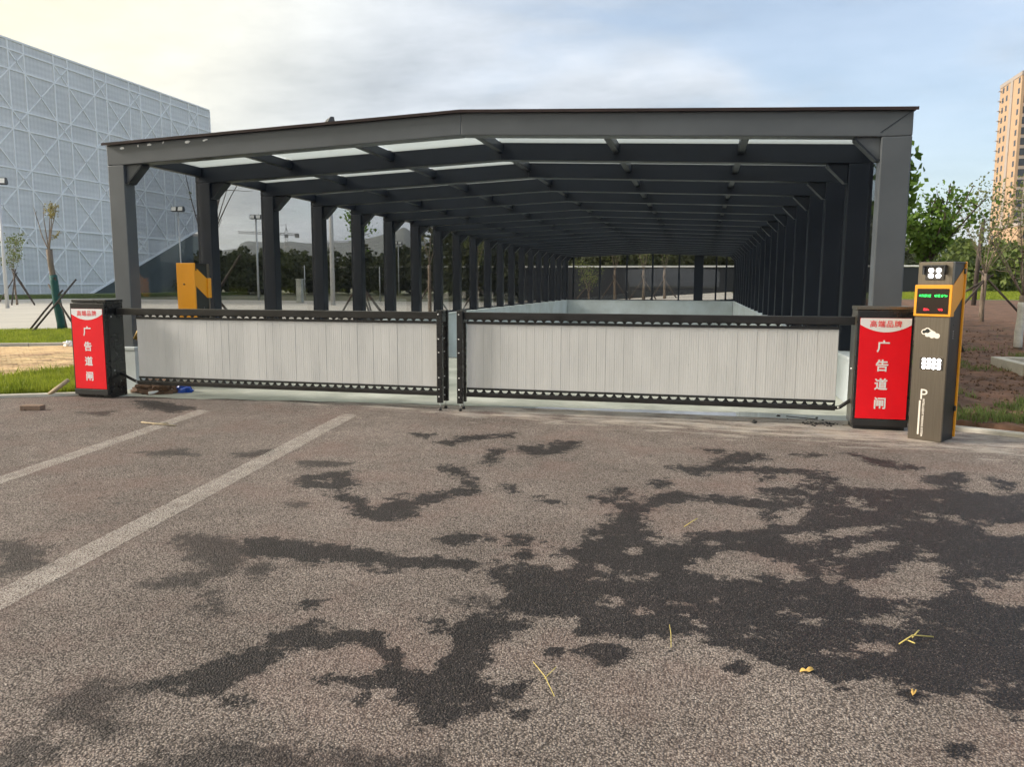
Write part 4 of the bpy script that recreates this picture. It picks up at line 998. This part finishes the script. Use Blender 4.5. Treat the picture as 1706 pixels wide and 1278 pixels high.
young_tree('thin staked tree outside the left glass, farther along the canopy', (-12.1, 34.4, 0.0), (0.0, 0, 2.4), 0.09,
           [(-1.2, 2.3, 0.2, 0.4), (0.4, 2.4, 0.15, 0.3), (1.8, 2.2, 0.3, 0.4)], 'leaf2', 0.10, 40, 0.15,
           stakes=[(-1.0, 0.2, 0, 0, 1.5, 0.04), (1.1, 0.1, 0, 0, 1.5, 0.04)], seed=15)
young_tree('bushy staked tree outside the left glass, halfway along the canopy', (-12.0, 42.0, 0.0), (0.0, 0, 2.2), 0.09,
           [(-1.2, 2.3, 0.3, 1), (0.4, 2.4, 0.25, 1), (1.8, 2.2, 0.3, 1), (2.8, 2.0, 0.3, 1)], 'leaf2', 0.12, 50, 0.22,
           stakes=[(-1.0, 0.2, 0, 0, 1.5, 0.04), (1.1, 0.1, 0, 0, 1.5, 0.04)], seed=16)
for i, (x, lab, sd_) in enumerate(((-5.9, 'staked sapling behind the far glass, left of three', 21), (-3.9, 'staked sapling behind the far glass, middle of three', 22), (-2.45, 'staked sapling behind the far glass, right of three', 23))):
    young_tree(lab, (x, 56.0, 0.05), (0, 0, 2.5), 0.09, [(a, 2.4, 0.25, 0.5) for a in (-1.3, 0.2, 1.4)], 'leaf2', 0.14, 40, 0.25,
               stakes=[(-1.25, -0.3, 0, 0, 1.9, 0.05), (1.25, -0.2, 0, 0, 1.9, 0.05), (0.1, 1.1, 0, 0, 1.9, 0.05)], seed=sd_)
young_tree('bushy sapling behind the far glass, by its left corner', (-7.6, 55.0, 0.05), (0, 0, 0.9), 0.08, [(a, 2.2, 0.45, 0.8) for a in (-1.9, -1.0, 0.2, 1.4, 2.6)], 'leaf2', 0.12, 50, 0.25, stakes=[(-1.2, -0.3, 0, 0, 1.5, 0.05)], seed=24)
# right side
young_tree('tall dark leaved plane tree half hidden by the canopy front corner', (3.74, 17.6, float(zR(17.6)) + 0.04), (0.05, 0, 2.3), 0.12,
           [(0.6, 1.75, 0.10, 1.7), (-0.6, 1.8, 0.10, 1.6), (1.5, 1.2, 0.22, 1.2), (-1.6, 1.5, 0.25, 1.0), (2.6, 1.4, 0.2, 1.2)], 'leaf', 0.16, 75, 0.13, 'barkd', lstart=0.15, seed=31)
young_tree('pollarded plane tree with a broom of fine leafy shoots behind the kiosk', (4.20, 16.6, float(zR(16.6)) + 0.04), (0.0, 0.0, 1.78), 0.11,
           [(0.3, 1.2, 0.25, 1.3), (-1.2, 1.0, 0.5, 1.6), (1.3, 1.6, 0.42, 0.9), (1.9, 1.5, 0.62, 1.0), (-2.0, 0.9, 0.7, 1.5), (0.9, 1.35, 0.3, 1.1), (2.6, 1.0, 0.6, 1.4), (-0.4, 1.3, 0.15, 1.2), (1.6, 1.05, 0.7, 0.9), (1.1, 1.6, 0.45, 0.5)],
           'leaf', 0.095, 62, 0.10, 'barkd', lstart=0.1, twigs=5, seed=32,
           stakes=[(-0.55, -0.5, 0, 0, 1.35, 0.035), (0.9, 0.4, 0, 0, 1.4, 0.035)])
young_tree('nearly bare white trunked tree beside the concrete tree pit', (6.26, 17.7, 0.20), (0.03, 0, 1.12), 0.075,
           [(-1.9, 1.5, 0.75, 0.15), (-1.2, 1.9, 0.45, 0.3), (-0.4, 2.1, 0.2, 0.35), (0.8, 2.0, 0.2, 0.25), (1.7, 1.7, 0.6, 0.2), (2.5, 1.6, 0.5, 0.2), (-2.6, 1.4, 0.9, 0.1)],
           'leaf2', 0.055, 30, 0.09, 'bark', wash=0.98, twigs=6, seed=33)
young_tree('bare grey tree on slanting props in front of the dark fence, right', (8.5, 27.0, float(zR(27)) + 0.05), (0, 0, 1.5), 0.055,
           [(a, 2.6, l, 0.3) for a, l in ((-1.9, 0.6), (-1.0, 0.35), (0.1, 0.2), (1.0, 0.4), (1.9, 0.6), (2.8, 0.4))], 'leaf2', 0.09, 60, 0.16, 'bark', twigs=6, seed=34,
           stakes=[(-1.9, 0.1, 0, 0, 1.3, 0.035), (-1.1, -0.4, 0, 0, 1.3, 0.035), (1.4, 0.2, 0, 0, 1.4, 0.035)])
young_tree('pale sparse tree between the kiosk and the white trunked tree', (9.7, 31.0, float(zR(31)) + 0.05), (0, 0, 1.6), 0.055,
           [(a, 3.0, l, 1) for a, l in ((-1.9, 0.4), (-1.0, 0.3), (0.1, 0.15), (1.0, 0.3), (1.9, 0.45))], 'leaf2', 0.11, 55, 0.25, 'bark', twigs=5, seed=35)
young_tree('yellowish sparse tree at the right edge in front of the tower', (12.2, 33.0, float(zR(33)) + 0.05), (0, 0, 1.6), 0.055,
           [(a, 3.2, l, 1) for a, l in ((-1.9, 0.4), (-1.0, 0.25), (0.1, 0.15), (1.0, 0.3), (1.9, 0.45))], 'forest2', 0.12, 60, 0.28, 'bark', twigs=5, seed=36)

# ================================================================== lamp posts and poles
def lamp_post(label, x, y, h, r=0.075, heads=2, rz=0.0, size=1.0):
    t = thing('floodlight_pole', label, 'lamp post', (x, y, 0), rz)
    MB().tube([(0, 0, 0), (0, 0, h * 0.5), (0, 0, h)], [r, r * 0.85, r * 0.7], 10).build('pole', 'lamp', t)
    if heads:
        MB().box(-0.5 * size, 0.5 * size, -0.03, 0.03, h - 0.05, h + 0.03).build('crossarm', 'lampd', t)
        for k in range(heads):
            dx = (k - (heads - 1) / 2) * 0.55 * size
            c = MB().prism([(-0.22 * size, h - 0.02), (-0.16 * size, h + 0.36 * size), (0.02, h + 0.36 * size), (0.16 * size, h + 0.1 * size), (0.1 * size, h - 0.02)], dx - 0.23 * size, dx + 0.23 * size, 'x')
            ho = c.build('floodlight', 'lampd', t, bevel=0.01)
            MB().add([(dx - 0.19 * size, -0.222 * size - 0.004, h + 0.03), (dx + 0.19 * size, -0.222 * size - 0.004, h + 0.03), (dx + 0.19 * size, -0.17 * size - 0.006, h + 0.32 * size), (dx - 0.19 * size, -0.17 * size - 0.006, h + 0.32 * size)], [(0, 1, 2, 3)]).build('lens', 'white', ho)
    return t
lamp_post('tall floodlight pole whose head rises just above the canopy roof', -25.9, 52.6, 12.62, 0.17, 2, R(130), 1.4)
lamp_post('floodlight pole seen through the second left glass bay', -40.2, 66.3, 7.5, 0.11, 2, R(10))
lamp_post('white floodlight pole at the left edge of the picture', -40.7, 39.2, 7.35, 0.11, 2, R(20))
lamp_post('floodlight pole seen through the first left glass bay, against the hall', -43.9, 60.2, 7.7, 0.07, 2, R(5), 1.1)
lamp_post('thin floodlight pole through the fifth left glass bay', -34.8, 88.0, 6.2, 0.07, 2, 0, 1.0)
lamp_post('short plain white pole through the third left glass bay', -39.0, 73.0, 3.4, 0.06, 0)
lamp_post('short plain pole beside the leafy staked tree outside the glass', -29.6, 70.0, 3.2, 0.06, 0)
up_ = thing('utility_pole', 'dark wooden utility pole in front of the fence on the right', 'pole', (12.5, 41.0, float(zR(41))))
MB().tube([(0, 0, -0.2), (0.05, 0, 2.0), (0.16, 0, 4.0)], [0.11, 0.10, 0.085], 8).build('pole', 'pole', up_)
pl = thing('gate_pillar', 'grey concrete pillar standing on the plaza beyond the glass', 'pillar', (-31.6, 58.3, 0))
MB().box(-0.22, 0.22, -0.22, 0.22, 0, 1.85).build('shaft', 'apron', pl, bevel=0.02)
MB().box(-0.26, 0.26, -0.26, 0.26, 1.85, 1.93).build('cap', 'apron', pl, bevel=0.01)
# ================================================================== dark panel fence
fn = thing('panel_fence', 'dark panel fence with a white cap behind the canopy', 'fence', (2, 63.0, 0))
fp = shared(MB().box(-1.46, 1.46, -0.03, 0.03, 0.25, 2.86), 'panel', 'fence'); fpo = shared(MB().box(-0.05, 0.05, -0.06, 0.06, 0, 2.9), 'post', 'fence')
fpc = shared(MB().box(-1.5, 1.5, -0.09, 0.09, 2.905, 3.03), 'cap', 'cap', 0.01)
for i in range(-5, 6):
    x = i * 3.0
    put('panel', fp, fn, (x, 0, 0)); put('post', fpo, fn, (x + 1.5, 0, 0)); put('cap', fpc, fn, (x, 0, 0))
MB().box(-16.5, 16.5, -0.1, 0.1, -0.1, 0.245).build('plinth', 'kerb', fn)
# ================================================================== white latticed hall
hl = thing('sports_hall', 'huge white hall clad in perforated panels with diagonal lattice', 'building', (-70, 75, 0))
HX = -70.0; HO = Vector((70, -75, 0)); ROOF, YN, YF = 26.35, 44.0, 104.0
def zcut(y): return 0.0 if y < 78 else 0.0 + (y - 78) * 0.418
MB().prism([(YN, 0), (78, 0), (YF, zcut(YF)), (YF, ROOF), (YN, ROOF)], HX - 0.4, HX, 'x').build('cladding', 'hall', hl, loc=HO)
MB().box(HX - 60, HX - 0.42, YN, YF - 0.3, 9.5, ROOF - 0.6).build('wall', 'hall', hl, loc=HO)
MB().box(HX - 60, HX - 2.2, YN, YF - 2.0, 0, 9.5).build('base_wall', 'halldark', hl, loc=HO)
bw = 0.07
vy = []
y = 99.22 - 5.9 * 9
while y < 103: vy += [y, y + 1.98]; y += 5.9
rows = [25.42, 23.45, 19.42, 17.5, 13.42, 11.42, 7.4, 5.4, 1.4]
for y in vy:
    if YN < y < YF: MB().box(HX + 0.01, HX + 0.10, y - bw, y + bw, zcut(y) + 0.05, ROOF).build('mullion', 'hallbar', hl, loc=HO)
for z in rows:
    ye = YF if z > zcut(YF) else 78 + z / 0.418
    MB().box(HX + 0.012, HX + 0.098, YN, ye, z - bw, z + bw).build('transom', 'hallbar', hl, loc=HO)
def brace(y0, z0, y1, z1):
    # clip at the slanting lower edge
    n = 40; pts = [(y0 + (y1 - y0) * i / n, z0 + (z1 - z0) * i / n) for i in range(n + 1)]
    pts = [p for p in pts if p[1] > zcut(p[0]) + 0.1 and p[0] > YN]
    if len(pts) < 3: return
    (a, b), (c, d) = pts[0], pts[-1]; L = math.hypot(c - a, d - b); nx, nz = -(d - b) / L * bw * 0.9, (c - a) / L * bw * 0.9
    MB().prism([(a + nx, b + nz), (c + nx, d + nz), (c - nx, d - nz), (a - nx, b - nz)], HX + 0.02, HX + 0.088, 'x').build('brace', 'hallbar', hl, loc=HO)
zp = [(25.42, 23.45), (19.42, 17.5), (13.42, 11.42), (7.4, 5.4)]; zt_ = [(23.45, 19.42), (17.5, 13.42), (11.42, 7.4), (5.4, 1.4)]
for i in range(0, len(vy), 2):
    for z1, z0 in zp: brace(vy[i], z0, vy[i + 1], z1); brace(vy[i], z1, vy[i + 1], z0)
    if i + 2 < len(vy):
        for z1, z0 in zt_: brace(vy[i + 1], z0, vy[i + 2], z1); brace(vy[i + 1], z1, vy[i + 2], z0)
MB().box(HX - 0.45, HX + 0.12, YN, YF + 0.02, ROOF, ROOF + 0.18).build('roof_edge', 'hallbar', hl, loc=HO)
MB().box(HX - 0.43, HX + 0.11, YF + 0.003, YF + 0.15, zcut(YF), ROOF).build('corner_trim', 'hallbar', hl, loc=HO)
MB().prism([(78, 0.0), (78, -0.28), (YF, zcut(YF) - 0.28), (YF, zcut(YF))], HX - 0.42, HX + 0.1, 'x').build('lower_trim', 'hallbar', hl, loc=HO)
kind(MB().box(-69, -62, 40, 100, -0.02, 0.35).build('hedge_bank', 'turf'), 'structure')
# ================================================================== tower block and low block
tw = thing('tower_block', 'tall cream apartment tower at the right edge of the picture', 'building', (100, 270, 0))
TO = Vector((-100, -270, 0)); TX, TY, TH, FLH, NFL = 87.4, 260.0, 61.5, 2.93, 21
MB().box(TX, TX + 34, TY, TY + 17, 0, TH).build('wall', 'tower', tw, loc=TO)
MB().box(TX - 0.15, TX + 34.1, TY - 0.15, TY + 17.1, TH, TH + 1.1).build('parapet', 'towerw', tw, loc=TO)
MB().box(TX + 4.5, TX + 34, TY + 1, TY + 15, TH + 1.1, TH + 4.2).build('roof_block', 'tower', tw, loc=TO)
MB().box(TX - 0.25, TX, TY + 6.2, TY + 8.0, 0, TH).build('pilaster', 'towerw', tw, loc=TO)
for x in (2.55, 4.75, 8.2, 10.6): MB().box(TX + x, TX + x + 0.35, TY - 0.55, TY, 0, TH - 0.3).build('fin', 'towerw', tw, loc=TO)
wm = shared(MB().box(-0.1, 1.65, -0.02, 0.02, 0, 1.95), 'window', 'window'); am = shared(MB().box(0, 1.75, -0.30, 0.02, 0, 0.16), 'ledge', 'towerw')
wm2 = shared(MB().box(-0.03, 0.03, 0, 1.3, 0, 1.6), 'window', 'window'); lm = shared(MB().box(-0.75, 0, 0, 0.9, 0, 0.14), 'ledge', 'towerw')
spm = shared(MB().box(0, 1.7, -0.12, 0.0, 0, 0.75), 'spandrel', 'towerw')
for k in range(NFL):
    z = 1.0 + k * FLH
    for x in (0.85, 6.0, 11.5): put('window', wm, tw, Vector((TX + x, TY - 0.012, z)) + TO)
    put('spandrel', spm, tw, Vector((TX + 0.8, TY - 0.002, z - 0.95)) + TO)
    for x in (2.95, 8.6):
        put('ledge', am, tw, Vector((TX + x, TY - 0.022, z - 0.9)) + TO); put('ledge', am, tw, Vector((TX + x, TY - 0.022, z + 0.55)) + TO)
        put('window', wm, tw, Vector((TX + x + 0.1, TY - 0.013, z - 0.25)) + TO, (0, 0, 0), (0.95, 1, 0.6))
    for y in (1.2, 10.5, 13.6): put('window', wm2, tw, Vector((TX - 0.01, TY + y, z)) + TO)
    put('ledge', lm, tw, Vector((TX - 0.002, TY + 15.6, z + 0.9)) + TO)
lb = thing('low_block', 'low cream building behind the sparse trees under the tower', 'building', (70, 176, 0))
MB().box(-11.5, 14, -6, 6, 0, 13.0).build('wall', 'tower', lb); MB().box(-11.7, 14.2, -6.2, 6.2, 13.0, 13.6).build('parapet', 'towerw', lb)
lw = shared(MB().box(0, 1.5, -0.03, 0.02, 0, 1.7), 'window', 'window')
for k in range(4):
    for i in range(7): put('window', lw, lb, (-10.6 + i * 3.4, -6.01, 1.2 + k * 3.1))
# ================================================================== woods, hills, cranes
def wood(name, label, n, xr, yr, hr, m, lsize, per, seed, ok=None, zb=0.0):
    rg2 = np.random.default_rng(seed); cen = []
    for i in range(n):
        x, y = rg2.uniform(*xr), rg2.uniform(*yr)
        if ok and not ok(x, y): continue
        h = rg2.uniform(*hr); w = h * rg2.uniform(0.22, 0.36)
        nb = 9
        for b in range(nb):
            zc = zb + h * rg2.uniform(0.12, 0.92); rr = w * (1.05 - abs(zc / h - 0.5)) * 0.55
            c = np.array([x + rg2.normal(0, w * 0.5), y + rg2.normal(0, w * 0.5), zc])
            d = rg2.normal(size=(per // nb, 3)); d /= np.linalg.norm(d, axis=1)[:, None]
            cen.append(c + d * rr * rg2.uniform(0.6, 1.05, (per // nb, 1)))
    cen = np.concatenate(cen); cen = cen[cen[:, 2] > 0.1]
    kind(put(name, leaf_mesh(name, cen, lsize, m, seed, 0.8)), 'stuff', label)
wood('woodland', 'dark belt of trees beyond the plaza, seen through the left glass', 260, (-100, -14), (98, 128), (4.2, 7.4), 'forest', 0.6, 360, 41, lambda x, y: -0.85 < x / y < -0.12)
wood('woodland', 'trees above the dark fence behind the far end of the canopy', 90, (-26, 16), (70, 92), (6.0, 9.5), 'forest', 0.6, 330, 42)
wood('woodland', 'bright green trees behind the dark fence on the right', 75, (15, 52), (68, 105), (4.5, 7.0), 'forest2', 0.55, 360, 43, lambda x, y: 0.15 < x / y < 0.52)
PROF = [(-100, 0.02), (-56.9, 0.0247), (-39.7, 0.0319), (-34.6, 0.0356), (-33.7, 0.0401), (-32.5, 0.0432), (-32.2, 0.0504), (-31.8, 0.0522), (-30.9, 0.0515), (-29.7, 0.0512), (-29.0, 0.0529), (-28.0, 0.051), (-26.3, 0.0515), (-24.7, 0.0534), (-23.8, 0.058), (-22.55, 0.0629), (-21.7, 0.0665), (-21.15, 0.0732), (-20.7, 0.0667), (-19.2, 0.0515), (-15.7, 0.0467), (-2.9, 0.0408), (12.65, 0.0348), (14.7, 0.0429), (16.0, 0.0457), (17.3, 0.0433), (19.2, 0.0362), (29.9, 0.0266), (100, 0.02)]
def hills():
    az = np.arange(-100, 100.1, 0.25); el = np.interp(az, [p[0] for p in PROF], [p[1] for p in PROF]) - 0.001
    V = []; rr = ((900, 0.0), (1150, 0.42), (1350, 0.80), (1500, 1.0), (1650, 0.8), (1950, -0.05))
    for a, e in zip(az, el):
        n1 = noise.fractal((a * 0.35, 2.0, 0), 1.0, 2, 4)
        for r, f in rr:
            s, c = math.sin(R(a)), math.cos(R(a))
            z = (1.5 + e * 1500) * f * (1 + (0.10 * noise.fractal((a * 0.5, r * 0.01, 3), 1, 2, 4) if f < 1 else 0.012 * n1))
            V.append((r * s, r * c, z - 0.5))
    k = len(rr); n = len(az)
    F = [(i * k + j, (i + 1) * k + j, (i + 1) * k + j + 1, i * k + j + 1) for i in range(n - 1) for j in range(k - 1)]
    kind(put('hills', np_mesh('hills', V, F, 'hill', True)), 'structure')
hills()
def crane(label, x, y, H, jib, cj, rz):
    t = thing('tower_crane', label, 'crane', (x, y, 0), rz)
    def truss(p, q, w, m, nm):
        p, q = Vector(p), Vector(q); mb = MB(); d = (q - p).normalized(); u = Vector((0, 1, 0)); v = d.cross(u).normalized(); n = int((q - p).length / (w * 1.3)); st = (q - p) / n
        cs = [u * w / 2 + v * w / 2, -u * w / 2 + v * w / 2, -u * w / 2 - v * w / 2, u * w / 2 - v * w / 2]
        for c in cs: mb.tube([p + c, q + c], 0.16, 4)
        for i in range(n):
            for j in range(4): mb.tube([p + st * i + cs[j], p + st * (i + 1) + cs[(j + 1) % 4]], 0.09, 4)
        return mb.build(nm, m, t)
    truss((0, 0, 0), (0, 0, H), 1.9, 'crane', 'mast'); truss((1.2, 0, H - 2.5), (jib, 0, H - 2.0), 1.3, 'crane', 'jib'); truss((-1.2, 0, H - 2.5), (-cj, 0, H - 2.7), 1.3, 'crane', 'counter_jib')
    MB().box(-cj - 0.5, -cj + 2.5, -1, 1, H - 5.0, H - 2.2).build('counterweight', 'crane', t)
    MB().box(-1.3, 1.3, -1.3, 1.3, H - 5, H - 2.6).build('cab', 'crane', t)
    MB().tube([(0, 0, H), (0, 0, H + 5)], [0.5, 0.15], 6).build('apex', 'crane', t)
    MB().tube([(0, 0, H + 4.6), (jib * 0.7, 0, H - 1.2)], 0.09, 4).build('tie', 'crane', t)
    return t
crane('tower crane with a long jib above the woods, seen through the left glass', -293, 523, 40, 33, 8.5, R(180 + 30))
crane('smaller tower crane above the woods behind the tall floodlight pole', -310, 628, 40, 24, 8, R(25))
for x, y, z0, w, h, lab in ((-157, 212, 0, 20, 15.5, 'grey low block beyond the hall corner'),):
    b_ = thing('far_building', lab, 'building', (x, y, 0)); MB().box(-w / 2, w / 2, -6, 6, 0, h).build('wall', 'towerw' if w > 30 else 'halldark', b_)
    MB().box(-w / 2 - 0.3, w / 2 + 0.3, -6.3, 6.3, h, h + 0.8).build('roof_edge', 'towerw', b_)
    wme = shared(MB().box(0, 2.4, -0.05, 0.03, 0, 1.7), 'window', 'window')
    for i in range(int(w / 5)):
        for k in range(int(h / 4)): put('window', wme, b_, (-w / 2 + 1.4 + i * 5, -6.01, 1.3 + k * 3.8))

# ================================================================== small things on the ground
random.seed(21)
bk = thing('loose_brick', 'single weathered brick lying on the asphalt near the lawn kerb', 'brick', (-7.70, 7.66, 0.0), R(16))
MB().prism([(-0.12, 0), (-0.07, 0), (-0.06, 0.018), (-0.045, 0.0), (0.12, 0), (0.12, 0.058), (-0.12, 0.06)], -0.058, 0.058, 'y').build('block', 'brick', bk, bevel=0.006)
def crumple(name, label, cat, loc, sx, sy, sz, m, seed, sub=3):
    bm = bmesh.new(); bmesh.ops.create_icosphere(bm, subdivisions=sub, radius=1)
    for v in bm.verts:
        n = noise.fractal(v.co * 1.9 + Vector((seed, 0, 0)), 1, 2, 4); v.co *= 1 + 0.45 * n
        v.co = Vector((v.co.x * sx, v.co.y * sy, max(0, v.co.z * sz + sz * 0.35)))
    me = bpy.data.meshes.new(name); bm.to_mesh(me); bm.free(); me.materials.append(M[m])
    o = put(name, me, None, loc); return tag(o, label, cat)
crumple('plastic_bag', 'crumpled blue plastic bag on the slab under the left gate', 'bag', (-6.92, 9.42, 0.006), 0.13, 0.085, 0.075, 'bag', 3.1)
crumple('litter', 'white and blue scrap of litter by the brick path kerb', 'litter', (-14.45, 15.52, 0.03), 0.11, 0.10, 0.10, 'film', 7.7)
crumple('soil_heap', 'small heap of brown soil between the black cabinet and the slab', 'soil', (-7.28, 9.35, 0.0), 0.30, 0.24, 0.13, 'clod', 5.2, 4)
tag(MB().tube([(-7.20, 9.06, 0.03), (-7.05, 9.36, 0.05)], 0.022, 8).build('pale_rod', 'film'), 'pale plastic rod lying on the slab under the left gate', 'rod')
tag(MB().tube([(-8.42, 8.66, 0.03), (-8.16, 8.72, 0.22)], 0.03, 6).build('timber_stick', 'wood'), 'short pale timber stick leaning on the black cabinet', 'stick')
tag(MB().tube([(-22.5, 19.0, 0.35), (-20.15, 18.75, 0.06)], 0.06, 8).build('fallen_pole', 'pole'), 'thick weathered pole lying at the left edge of the grass strip', 'pole')
tag(MB().tube([(1.0, 9.32, 0.02), (1.32, 9.18, 0.02)], 0.006, 5).build('wire_scrap', 'blackm'), 'short scrap of black wire near the right cabinet', 'wire')
def straw(label, segs, r=0.0017, m='straw'):
    mb = MB()
    for s in segs: mb.tube([(a, b, 0.008 + 0.01 * (i % 2)) for i, (a, b) in enumerate(s)], r, 5)
    tag(mb.build('straw', m), label, 'straw')
straw('forked yellow straw on dry asphalt, bottom centre', [[(-0.60, 2.90), (-0.53, 2.78), (-0.47, 2.66)], [(-0.53, 2.78), (-0.50, 2.86)]])
straw('upright yellow straw at the wet edge, right of centre', [[(-0.085, 3.38), (-0.075, 3.27), (-0.07, 3.16)]])
straw('forked straw on the wet asphalt, right', [[(0.86, 3.42), (0.93, 3.50), (1.02, 3.53)], [(0.93, 3.50), (0.97, 3.56)], [(0.90, 3.47), (0.92, 3.42)]], 0.003)
straw('long pale twig on the asphalt between the two worn lines', [[(-5.85, 7.22), (-5.65, 7.14), (-5.35, 7.12)], [(-5.65, 7.14), (-5.5, 7.2)]], 0.008, 'wood')
straw('thin pale straw on the dry asphalt, centre', [[(-0.05, 4.85), (0.0, 4.95), (0.03, 5.05)]], 0.003)
def leaf_obj(label, x, y, s, a, m='dryleaf'):
    n = 12; V = []; 
    for i in range(n):
        t = 2 * PI * i / n; rr = s * (0.55 + 0.45 * abs(math.cos(t))) * random.uniform(0.85, 1.1)
        V.append((rr * math.cos(t), rr * 0.6 * math.sin(t), 0.003 + 0.010 * abs(math.sin(2 * t)) + random.uniform(0, 0.004)))
    mb = MB().add(V + [(0, 0, 0.004)], [(i, (i + 1) % n, n) for i in range(n)], True)
    o = mb.build('fallen_leaf', m, None, loc=(x, y, 0)); o.rotation_euler.z = a
    sol = o.modifiers.new('t', 'SOLIDIFY'); sol.thickness = 0.001
    tag(o, label, 'leaf')
leaf_obj('curled yellow leaf on the wet asphalt, lower right', 0.455, 3.09, 0.032, 0.4)
leaf_obj('small yellow leaf on a wet spot near the bottom right', 0.815, 3.005, 0.02, 1.2)
for i, (x, y, s) in enumerate(((0.92, 9.35, 0.022), (1.33, 9.33, 0.016), (0.62, 8.85, 0.028))):
    crumple('pebble', ('dark pebble on the slab under the right gate', 'small dark pebble on the slab nearest the right cabinet', 'larger dark pebble on the dusty asphalt before the right gate')[i], 'pebble', (x, y, 0.008), s, s, s * 0.8, 'blackm', 2 + i, 2)
gv = MB()
for i in range(46):
    x, y, s = random.gauss(1.30, 0.12), random.gauss(9.02, 0.10), random.uniform(0.004, 0.012)
    gv.box(x - s, x + s, y - s, y + s * 0.7, 0.001, s * 1.2)
kind(gv.build('grit', 'blackm'), 'stuff', 'scatter of dark grit in front of the right cabinet')
# ================================================================== air
hz = bpy.data.materials.new('haze'); hz.use_nodes = True; nt = hz.node_tree; nt.nodes.clear()
o_ = nt.nodes.new('ShaderNodeOutputMaterial'); v_ = nt.nodes.new('ShaderNodeVolumePrincipled')
v_.inputs['Color'].default_value = (0.86, 0.91, 0.96, 1); v_.inputs['Density'].default_value = 0.00018; v_.inputs['Anisotropy'].default_value = 0.25
hz.cycles.homogeneous_volume = True
nt.links.new(v_.outputs[0], o_.inputs['Volume']); M['haze'] = hz
kind(MB().box(-2395, 2395, -2395, 2395, -6.0, 126).build('haze', 'haze'), 'stuff', 'pale summer haze filling the air')
